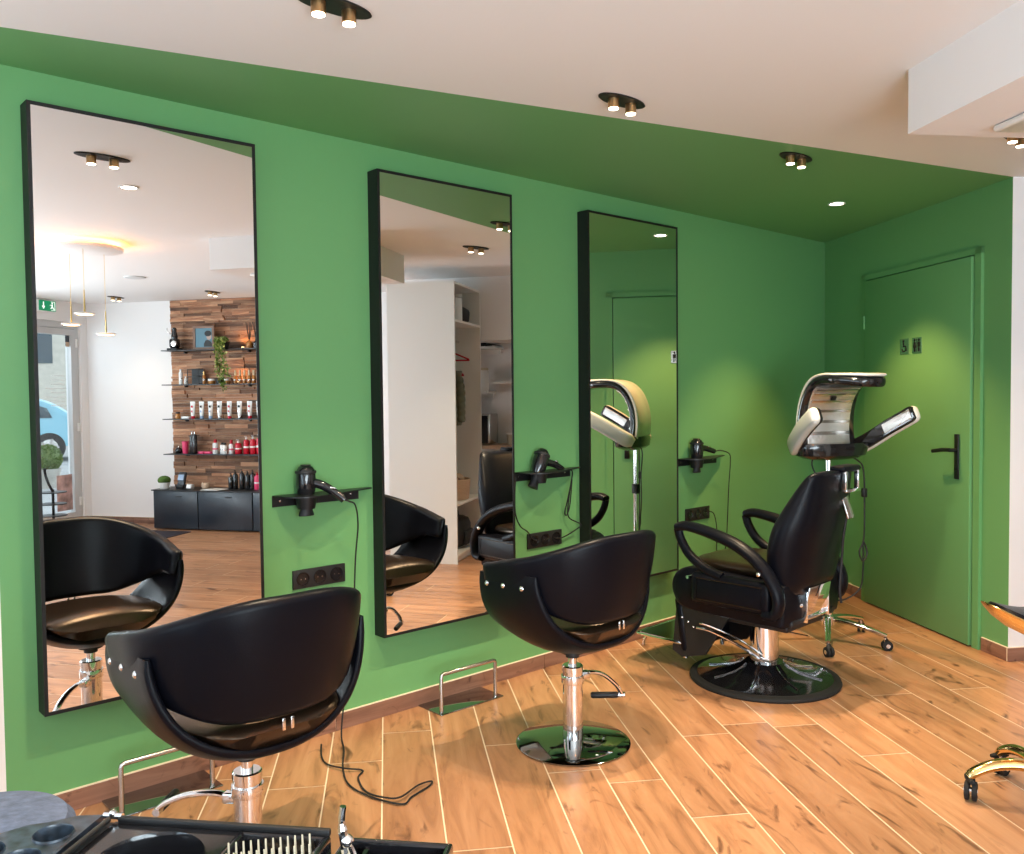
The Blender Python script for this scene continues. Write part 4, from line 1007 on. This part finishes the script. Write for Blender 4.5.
# outside
o = struct(G().box((10, -23.5, -.08), (60, 38, .12)).obj('ground_street', 'pavement', smooth=False)); o.rotation_euler.z = AN
struct(nwbox('trim_2', 8.60, 8.98, -6.56, -6.40, -.02, 3.2, 'cream', smooth=False))
t = thing('street_building', 'pale rendered house front across the street, seen through the glass door', 'building', (5, -31, -.02), 0)
G().box((0, 0, 3), (34, .4, 6)).obj('facade', 'facade', t, smooth=False)
for k in range(9): G().box((-12 + k * 3, .21, 3.4), (1.1, .04, 1.5)).obj('window', 'carglass', t, smooth=False)
# car
def car():
    t = thing('parked_car', 'light blue parked car outside the glass entrance door', 'car', (4.17, -19.2, -.02), R(13.7))
    side = [(-2.0, .35), (-2.05, .62), (-1.95, .84), (-1.2, .93), (-.62, 1.36), (-.3, 1.45), (.75, 1.46), (1.35, 1.30), (1.85, .95), (2.02, .75), (2.0, .35)]
    rings = []
    for y, s, zz in ((-.86, .93, .90), (-.84, .98, .96), (-.72, 1, 1), (.72, 1, 1), (.84, .98, .96), (.86, .93, .90)):
        rings.append([Vector((p.x * s, y * (1 - .18 * ss(.9, 1.45, p.y)), .35 + (p.y - .35) * zz)) for p in crom([Vector((a, b, 0)) for a, b in side], 4, True)])
    G().loft(rings).obj('body', 'carblue', t, ang=40)
    for sy in (-1, 1):
        G().prism([(-.95, .95), (-.55, 1.30), (-.05, 1.36), (-.05, .95)], sy * .80, sy * .835, 'y').obj('side_window', 'carglass', t, smooth=False)
        G().prism([(.0, .95), (.0, 1.36), (.75, 1.36), (1.25, 1.18), (1.35, .97)], sy * .80, sy * .835, 'y').obj('side_window', 'carglass', t, smooth=False)
        G().box((-.85, sy * .93, .98), (.18, .12, .12), b=.04).obj('wing_mirror', 'carblue', t)
        for x in (-1.28, 1.28):
            w_ = G().tube([(x, sy * .66, .32), (x, sy * .68, .32), (x, sy * .865, .32), (x, sy * .885, .32)], [.29, .32, .32, .28], 32).obj('wheel', 'tyre', t)
            G().lathe([(0, .01), (.04, .012), (.19, .002), (.20, 0), (.20, -.02)], (x, sy * .882, .32), 28, rot=Matrix.Rotation(-sy * R(90), 4, 'X')).obj('hubcap', 'steel', w_)
            for k in range(5): G().box((x + .11 * math.cos(k * 1.2566), sy * .895, .32 + .11 * math.sin(k * 1.2566)), (.17, .008, .035), ry=-k * 1.2566).obj('spoke', 'chrome', w_)
    for sy in (-1, 1): G().ball((-1.93, sy * .6, .72), .12, 14, sx=.5).obj('headlamp', 'whitep', t)
car()
t = thing('topiary_ball', 'clipped round box bush in a pale pot outside the glass door', 'potted plant', P(9.64, -7.87, -.02), AN)
G().lathe([(0, 0), (.14, 0), (.19, .26), (.20, .30), (.17, .30), (0, .28)]).obj('pot', 'stone', t); g = G(); rl = random.Random(9)
for k in range(900):
    a, b = rl.uniform(0, 6.283), math.acos(rl.uniform(-1, 1)); d_ = Vector((math.sin(b) * math.cos(a), math.sin(b) * math.sin(a), math.cos(b))); leaf(g, d_ * .19 + Vector((0, 0, .46)), d_ + Vector((rl.uniform(-.6, .6),) * 3), .04, 0)
g.ball((0, 0, .46), .185, 16); fo = g.obj('foliage', ['leaf', 'leaf2'], t, fix=False); fo['kind'] = 'stuff'

# ------------------------------------------------------------------ wardrobe unit and office nook (seen in the middle mirror)
t = thing('open_wardrobe', 'tall white open fronted wardrobe seen in the middle mirror', 'wardrobe', P(4.95, .30, 0), AN)
Wd, Dp, Ht = .735, .57, 2.255
G().box((.009, -Dp / 2, Ht / 2), (.018, Dp, Ht)).obj('side_panel', 'white', t, smooth=False)
G().box((Wd - .009, -Dp / 2, Ht / 2), (.018, Dp, Ht)).obj('side_panel', 'white', t, smooth=False)
G().box((Wd / 2, -Dp + .006, Ht / 2), (Wd - .036, .012, Ht)).obj('back_panel', 'white', t, smooth=False)
G().box((Wd / 2, -Dp / 2, Ht - .009), (Wd - .036, Dp - .012, .018)).obj('top_panel', 'white', t, smooth=False)
for z in (.06, .47, 1.945): G().box((Wd / 2, -Dp / 2 + .006, z), (Wd - .036, Dp - .014, .018)).obj('shelf', 'white', t, smooth=False)
G().cyl((.018, -.20, 1.815), (Wd - .018, -.20, 1.815), .012).obj('hanging_rail', 'chrome', t)
G().box((Wd / 2, -Dp / 2, .025), (Wd - .036, Dp - .05, .05)).obj('plinth', 'white', t, smooth=False)
def wp(n, w, z): return P(4.95 + n, .30 + w, z)
def hanger(n, label, m='red'):
    h = thing('coat_hanger', label, 'hanger', wp(n, -.20, 1.65 if n > .4 else 1.52), AN + R(12))
    G().tube(crom([(0, -.19, .0), (0, 0, .075), (0, .19, .0)], 1) + [Vector((0, .195, -.008)), Vector((0, 0, -.006)), Vector((0, -.195, -.008))], .007, 8, closed=True).obj('frame', m, h)
    G().tube(crom([(0, 0, .07), (0, 0, .11), (0, .02, .13), (0, .028, .145), (0, .015, .165), (0, -.005, .16)] if n > .4 else [(0, 0, .07), (0, 0, .26), (0, .02, .28), (0, .015, .29), (0, -.005, .285)], 4), .003, 6).obj('hook', 'chrome', h)
hanger(.46, 'red clothes hanger on the wardrobe rail, empty')
hanger(.30, 'red clothes hanger carrying the quilted olive jacket', 'red')
# quilted jacket
g = G(); rings = []
for k in range(60):
    u = k / 59; z = 1.57 - u * .47; puff = .010 * abs(math.sin(u * math.pi * 9)); hw = (.04 + .10 * ss(0, .08, u)) + .02 * u + puff; th = .035 + .045 * ss(0, .2, u) + puff
    rings.append([Vector((th * math.cos(q) , hw * math.sin(q), z)) for q in [2 * math.pi * j / 24 for j in range(24)]])
g.loft(rings); t = thing('quilted_jacket', 'olive quilted jacket hanging in the white wardrobe', 'jacket', wp(.30, -.20, 0), AN + R(12))
g.obj('torso', 'olive', t, ang=70)
for sy in (-1, 1):
    pts = [Vector((0, sy * (.135 + .03 * ss(0, .5, u)), 1.55 - u * .42)) for u in [k / 40 for k in range(41)]]
    G().tube(pts, [.038 + .007 * abs(math.sin(k / 40 * math.pi * 8)) - .008 * k / 40 for k in range(41)], 14).obj('sleeve', 'olive', t, ang=70)
# things on wardrobe shelves
t = thing('storage_canister', 'tall pale canister on the top shelf of the wardrobe', 'canister', wp(.30, -.08, 1.954), AN); G().lathe(cyl_prof(.05, .20, .01)).obj('body', 'whitep', t); G().lathe([(0, .20), (.051, .20), (.051, .225), (0, .225)]).obj('lid', 'upvc', t)
t = thing('black_handbag', 'black angular bag leaning on the top shelf of the wardrobe', 'bag', wp(.52, -.14, 1.954), AN); G().box((0, 0, .09), (.26, .12, .13), ry=R(10), rz=R(10), b=.03).obj('body', 'matte', t, ang=60); G().tube(crom([(-.08, 0, .14), (-.05, 0, .23), (.05, 0, .235), (.08, 0, .14)], 4), .006, 8).obj('strap', 'matte', t)
t = thing('wicker_basket', 'brown wicker basket on the low wardrobe shelf', 'basket', wp(.36, -.14, .479), AN); g = G()
for k in range(12): g.tube([Vector((.17 * math.cos(a) * (.9 + .01 * k), .13 * math.sin(a) * (.9 + .01 * k), .01 + k * .014)) for a in [q * 2 * math.pi / 28 for q in range(28)]], .008, 6, closed=True)
g.lathe([(0, 0), (.15, 0), (.15, .01), (0, .01)], sy=.77); g.obj('weave', 'tan', t, ang=60)
for k, (m, dx) in enumerate((('tan', -.085), ('dkwood', .0), ('pink', .085))): 
    t = tag(G().ball((0, 0, .045), .042, 14, sx=.98, sy=1.6, sz=1.1).obj('rolled_towel', m if m != 'pink' else 'tan'), ('tan rolled towel at the left in the basket', 'dark brown rolled towel in the middle of the basket', 'tan rolled towel at the right in the basket')[k], 'towel', 'towels in the basket'); t.location = wp(.36 + dx, -.14, .60 - .02 * (k == 1)); t.rotation_euler.z = AN
for k in range(4):
    t = tag(G().box((0, 0, .018), (.30, .22, .034), b=.015).obj('folded_towel', 'tan' if k % 2 else 'whitep'), ('folded white towel at the bottom of the pile', 'folded tan towel second from the bottom of the pile', 'folded white towel third from the bottom of the pile', 'folded tan towel on top of the pile')[k] + ' in the wardrobe', 'towel', 'folded towel pile in the wardrobe'); t.location = wp(.60, -.44, .479 + k * .036); t.rotation_euler.z = AN
t = thing('black_backpack', 'black bag on the bottom board of the white wardrobe', 'bag', wp(.42, -.14, .069), AN); G().box((0, 0, .13), (.30, .20, .26), b=.07).obj('body', 'matte', t, ang=60); G().box((-.0, .105, .09), (.2, .03, .12), b=.012).obj('pocket', 'matte', t); G().tube(crom([(-.05, 0, .25), (-.03, 0, .30), (.03, 0, .30), (.05, 0, .25)], 4), .008, 8).obj('strap', 'matte', t)
# nook shelves and counter
def wshelf(w0, w1, z, dep, label):
    t = thing('wall_shelf', label, 'shelf', P(NR, (w0 + w1) / 2, z), AN, 'white shelves of the nook behind the wardrobe'); G().box((-dep / 2, 0, 0), (dep, w1 - w0, .022)).obj('board', 'white', t, smooth=False); G().box((-.012, 0, -.03), (.024, w1 - w0 - .04, .04)).obj('wall_batten', 'white', t, smooth=False)
wshelf(-.1, .325, 1.785, .28, 'white wall shelf holding black boxes, topmost in the nook')
wshelf(.27, 1.0, 1.463, .20, 'empty white wall shelf at the right side of the nook')
wshelf(-.1, .25, 1.375, .30, 'white wall shelf carrying a white canister in the nook')
t = thing('kitchen_counter', 'pale counter in the nook behind the wardrobe', 'counter', P(NR, .45, 0), AN)
G().box((-.19, 0, .875), (.37, 1.50, .03)).obj('worktop', 'tan', t, smooth=False); G().box((-.175, 0, .43), (.33, 1.46, .86)).obj('base_cabinet', 'white', t, smooth=False)
for k in (-1, 0, 1): dd = G().box((-.348, k * .48, .45), (.016, .47, .78), b=.003).obj('door', 'white', t); G().box((-.362, k * .48 + .15, .75), (.012, .012, .12), b=.003).obj('handle', 'steel', dd)
t = thing('microwave', 'steel microwave oven standing on the nook counter', 'microwave', P(NR - .18, .09, .89), AN)
G().box((0, 0, .145), (.28, .38, .28), b=.01).obj('housing', 'steel', t); c = G().box((-.145, .05, .145), (.012, .24, .25), b=.003).obj('door', 'gloss', t); G().box((-.158, -.065, .145), (.012, .014, .22), b=.004).obj('handle', 'chrome', c); G().box((-.143, -.125, .145), (.008, .09, .25)).obj('control_panel', 'upvc', t)
t = thing('takeaway_cup', 'pale takeaway cup on the nook counter', 'cup', P(NR - .20, .44, .89), AN); G().lathe([(0, 0), (.027, 0), (.036, .09), (.038, .092), (0, .094)]).obj('body', 'bristle', t); G().lathe([(0, .092), (.039, .092), (.037, .102), (0, .104)]).obj('lid', 'whitep', t)
t = thing('storage_canister', 'wide white canister on the lower shelf of the nook', 'canister', P(NR - .18, .165, 1.386), AN); G().lathe([(0, 0), (.06, 0), (.065, .02), (.068, .18), (.06, .195), (0, .195)]).obj('body', 'whitep', t); G().lathe([(0, .193), (.063, .193), (.063, .213), (0, .22)]).obj('lid', 'bristle', t)
for k in range(3): t = tag(G().box((0, 0, .012 + .006 * (k == 1)), (.08, .045, .024 + .012 * (k == 1)), b=.004).obj('storage_box', 'matte'), ('small black box, left on the topmost nook shelf', 'taller black box, middle of the topmost nook shelf', 'small black box, right on the topmost nook shelf')[k], 'box', 'black boxes on the nook shelf'); t.location = P(NR - .20, .13 + .055 * k, 1.797); t.rotation_euler.z = AN

# ------------------------------------------------------------------ foreground: tool trolley, stool; gold stool at the right
TA = R(-50); TO = (.325, -1.972)
def tl(x, y, z):   # trolley-local to world
    c, q = math.cos(TA), math.sin(TA); return (TO[0] + c * x - q * y, TO[1] + q * x + c * y, z)
def holed(g, outline, holes, z0, z1, depth):
    """flat plate with round wells: each hole gets a square cell, the rest is filled around it"""
    for (cx, cy, r, cw) in holes:
        ro, ri = [], []
        for k in range(32):
            a = 2 * math.pi * k / 32; c, q = math.cos(a), math.sin(a); m_ = max(abs(c), abs(q)); ro.append(Vector((cx + c / m_ * cw, cy + q / m_ * cw, z1))); ri.append(Vector((cx + c * r, cy + q * r, z1)))
        e = [Vector((cx + (p.x - cx) * 1.09, cy + (p.y - cy) * 1.09, z1)) for p in ri]
        g.loft([[p + Vector((0, 0, z0 - z1)) for p in ro], ro, e, [cx_ + Vector((0, 0, .0025)) for cx_ in [Vector(((p.x + q_.x) / 2, (p.y + q_.y) / 2, z1)) for p, q_ in zip(e, ri)]], ri, [Vector((cx + (p.x - cx) * .9, cy + (p.y - cy) * .9, z1 - depth)) for p in ri]])
    for po in outline: g.prism(po, z0, z1)
def trolley():
    t = thing('tool_trolley', 'black salon tool trolley with a bowl tray, cut by the lower edge of the photo', 'trolley', (*TO, 0), TA)
    Z = .84
    # speckled side tray with cup holes
    g = G(); h = [(-.036, -.052, .0205, .026), (-.088, -.098, .0205, .026), (-.036, -.108, .0205, .026), (-.036, -.164, .0205, .026), (-.088, -.154, .0205, .026)]
    holed(g, [[(-.008, -.190), (-.010, -.026), (-.010, -.0005), (-.008, 0), (-.004, -.19)], [(-.010, -.0005), (-.010, -.026), (-.062, -.026), (-.036, -.006)], [(-.062, -.026), (-.062, -.072), (-.114, -.072), (-.080, -.034)], [(-.062, -.078), (-.010, -.078), (-.010, -.082), (-.062, -.082)],
              [(-.062, -.134), (-.010, -.134), (-.010, -.138), (-.062, -.138)], [(-.062, -.190), (-.010, -.190), (-.010, -.28), (-.12, -.28), (-.120, -.18), (-.062, -.18)], [(-.114, -.124), (-.062, -.124), (-.062, -.128), (-.114, -.128)], [(-.135, -.10), (-.114, -.072), (-.114, -.18), (-.140, -.18)]], h, Z - .012, Z + .008, .05)
    g.obj('cup_tray', 'speck', t, ang=30)
    g = G(); g.cyl((.004, -.008, Z + .006), (.004, -.26, Z + .006), .0035, seg=10); g.box((.002, -.135, Z - .008), (.018, .27, .014)); g.obj('hinge_bar', 'matte', t)
    g = G(); g.cyl((-.008, .002, Z + .006), (.016, .002, Z + .006), .004, seg=10); g.box((.004, .002, Z + .009), (.008, .010, .009), b=.003); g.obj('hinge_clip', 'chrome', t)
    # bowl section
    g = G(); n = 48; bx_, by_ = .098, -.082; ro, ri = [], []
    for k in range(n):
        a = 2 * math.pi * k / n; c, q = math.cos(a), math.sin(a); m_ = max(abs(c), abs(q)); ro.append((bx_ + c / m_ * (.070 if c > 0 else .090), by_ + q / m_ * (.082 if q > 0 else .17))); ri.append((bx_ + c * .057, by_ + q * .057))
    g.loft([[Vector((x, y, Z - .03)) for x, y in ro], [Vector((x, y, Z)) for x, y in ro], [Vector((bx_ + (x - bx_) * 1.07, by_ + (y - by_) * 1.07, Z + .001)) for x, y in ri], [Vector((bx_ + (x - bx_) * 1.03, by_ + (y - by_) * 1.03, Z + .005)) for x, y in ri], [Vector((x, y, Z)) for x, y in ri],
             [Vector((bx_ + (x - bx_) * .93, by_ + (y - by_) * .93, Z - .04)) for x, y in ri], [Vector((bx_ + (x - bx_) * .6, by_ + (y - by_) * .6, Z - .055)) for x, y in ri]]); g.obj('bowl_tray', 'gloss', t)
    # divided compartment
    g = G(); g.box((.222, -.11, Z - .045), (.108, .22, .005)); g.box((.222, -.005, Z - .022), (.11, .012, .046), b=.004); g.box((.222, -.245, Z - .022), (.11, .012, .046), b=.004); g.box((.274, -.125, Z - .022), (.010, .25, .046), b=.004); g.box((.172, -.125, Z - .022), (.008, .25, .046), b=.003)
    g.obj('divided_tray', 'gloss', t)
    G().box((.145, .000, Z + .003), (.265, .008, .009), b=.0025).obj('back_rail', 'matte', t)
    # lower right tray
    z2 = Z - .028
    g = G(); g.box((.345, -.10, z2 - .025), (.13, .30, .005)); g.box((.345, .045, z2 - .012), (.132, .010, .028), b=.004); g.box((.345, -.25, z2 - .012), (.132, .010, .028), b=.004); g.box((.408, -.10, z2 - .012), (.009, .30, .028), b=.004); g.box((.282, -.10, z2 - .012), (.009, .30, .028), b=.004); g.box((.345, -.015, z2 - .014), (.12, .005, .020)); g.box((.31, .015, z2 - .014), (.005, .055, .020)); g.obj('low_tray', 'gloss', t)
    for x in (.04, .27): G().box((x, -.10, .44), (.022, .16, .70), b=.008).obj('upright', 'matte', t)
    for k in range(5):
        d_ = G().box((.155, -.10, .20 + k * .115), (.20, .22, .085), b=.012).obj('drawer', 'matte', t); G().box((.155, .014, .22 + k * .115), (.10, .012, .012), b=.004).obj('drawer_pull', 'gloss', d_)
    G().box((.155, -.10, .09), (.32, .26, .03), b=.01).obj('base_board', 'matte', t)
    for x in (.02, .29):
        for y in (-.20, .0): caster(t, x, y, .08, .5, .025)
    return t
trolley()
t = thing('hair_brush', 'cream bristled tint brush lying in the black tray', 'brush', tl(.226, -.050, .808), TA + R(20))
G().box((0, 0, .008), (.10, .035, .010), b=.004).obj('back', 'bristle', t); g = G()
for k in range(12):
    for j in (-1, 1): g.cyl((-.045 + k * .008, j * .007, .012), (-.046 + k * .008, j * .012, .045), .0018, .001, seg=5)
g.obj('bristles', 'bristle', t); G().tube([(.05, 0, .008), (.08, 0, .008), (.12, 0, .012)], [.006, .005, .004], 8).obj('handle', 'bristle', t)
t = thing('sectioning_clip', 'chrome hair clip standing upright on the black tray', 'clip', tl(.300, -.020, .815), TA)
g = G(); g.tube(crom([(0, 0, -.01), (.002, 0, .02), (-.002, 0, .05), (.0, 0, .070)], 5), [.004] * 5 + [.0055] * 5 + [.004] * 6, 8); g.obj('prong', 'chrome', t)
g = G(); g.tube(crom([(.012, 0, -.01), (.012, 0, .01), (.004, 0, .03)], 5), .0045, 8); g.ball((.004, 0, .03), .008, 12); g.obj('spring', 'chrome', t)
# round stool left
t = thing('round_stool', 'round stool with a grey black leather seat at the lower left corner', 'stool', (.300, -1.30, 0))
G().lathe([(0, .515), (.13, .515), (.152, .53), (.161, .55), (.160, .575), (.146, .592), (.09, .600), (0, .603)], seg=56).obj('seat', 'suede', t)
G().lathe([(.158, .545), (.164, .549), (.164, .553), (.158, .557)], seg=56).obj('seam', 'matte', t)
G().cyl((0, 0, .10), (0, 0, .52), .022).obj('column', 'chrome', t)
for k in range(5):
    a = R(20 + 72 * k); c, s = math.cos(a), math.sin(a); G().tube(crom([(c * .02, s * .02, .12), (c * .13, s * .13, .105), (c * .25, s * .25, .075)], 5), .012, 10).obj('leg', 'chrome', t); caster(t, c * .245, s * .245, .08, a + 1)
# gold stool right
def gold():
    t = thing('gold_stool', 'gold wheeled stool with a curved saddle seat, cut by the right edge of the photo', 'stool', (3.135, -2.155, 0))
    for k in range(5):
        a = R(126 + 72 * k); c, s = math.cos(a), math.sin(a)
        g = G().tube(crom([(c * .02, s * .02, .118), (c * .09, s * .09, .128), (c * .16, s * .16, .118), (c * .215, s * .215, .092), (c * .232, s * .232, .075)], 5), lambda u: .021 - .006 * u, 12, flat=1.2); l = g.obj('leg', 'gold', t)
        G().tube([Vector((c * .232 - s * q, s * .232 + c * q, .068)) for q in (-.032, -.015, .015, .032)], [.006, .010, .010, .006], 10).obj('leg_bumper', 'rubber', l)
        caster(t, c * .225, s * .225, .075, a + 1.2 + k, .031)
    G().lathe([(0, .10), (.035, .10), (.038, .14), (.026, .16), (.024, .40), (0, .40)]).obj('sleeve', 'gold', t)
    G().cyl((0, 0, .38), (0, 0, .56), .014).obj('piston', 'chrome', t)
    g = G(); rings = []; n = 48
    def rad(a): return .188 * (1 + .06 * math.cos(2 * a))
    rot = R(138)
    for (s, dz) in ((.05, -.075), (.35, -.072), (.65, -.052), (.85, -.028), (.96, -.006), (1.0, .006), (.985, .009), (.9, .0), (.5, -.02), (.05, -.024)):
        rings.append([Vector((rad(a) * s * math.cos(a + rot), rad(a) * s * math.sin(a + rot),   .622 + dz + .034 * (s ** 2) * math.cos(2 * a))) for a in [2 * math.pi * k / n for k in range(n)]])
    g.loft(rings); g.obj('seat_shell', 'gold', t, ang=60)
    g = G(); rings = []
    for (s, dz) in ((.2, -.02), (.85, .0), (.9, .01), (.85, .025), (.6, .022), (.05, .012)):
        rings.append([Vector((rad(a) * s * math.cos(a + rot), rad(a) * s * math.sin(a + rot), .612 + dz + .034 * (s ** 2) * math.cos(2 * a))) for a in [2 * math.pi * k / n for k in range(n)]])
    g.loft(rings); g.obj('seat_pad', 'leather', t, ang=60)
gold()

# ------------------------------------------------------------------ light from outside and world
def area(name, loc, sx, sy, energy, col, dirv):
    l = bpy.data.lights.new(name, 'AREA'); l.shape = 'RECTANGLE'; l.size = sx; l.size_y = sy; l.energy = energy; l.color = col
    o = bpy.data.objects.new(name, l); COL.objects.link(o); o.location = loc; o.rotation_euler = Vector(dirv).to_track_quat('-Z', 'Z').to_euler(); return o
area('daylight_left', P(NL - .25, -2.45, 1.25), 2.8, 1.8, 45, (.62, .83, 1), NV + Vector((0, 0, 1.0)))
area('daylight_entry', P(3.15, WE - .3, 1.25), 3.8, 1.7, 235, (.82, .92, 1), WV + Vector((0, 0, 1.0)))
w = bpy.data.worlds.new('sky'); SC.world = w; w.use_nodes = True; nt = w.node_tree; bg = nt.nodes['Background']
bg.inputs['Color'].default_value = (.80, .90, 1, 1); bg.inputs['Strength'].default_value = 1.6

# ------------------------------------------------------------------ view
vs = SC.view_settings; vs.view_transform = 'Standard'; vs.look = 'None'; vs.gamma = 1; vs.use_curve_mapping = False; vs.exposure = .34
cy = SC.cycles
cy.use_denoising = True; cy.max_bounces = 9; cy.diffuse_bounces = 5; cy.glossy_bounces = 5; cy.transmission_bounces = 6; cy.caustics_reflective = False; cy.caustics_refractive = False
cy.sample_clamp_indirect = 6
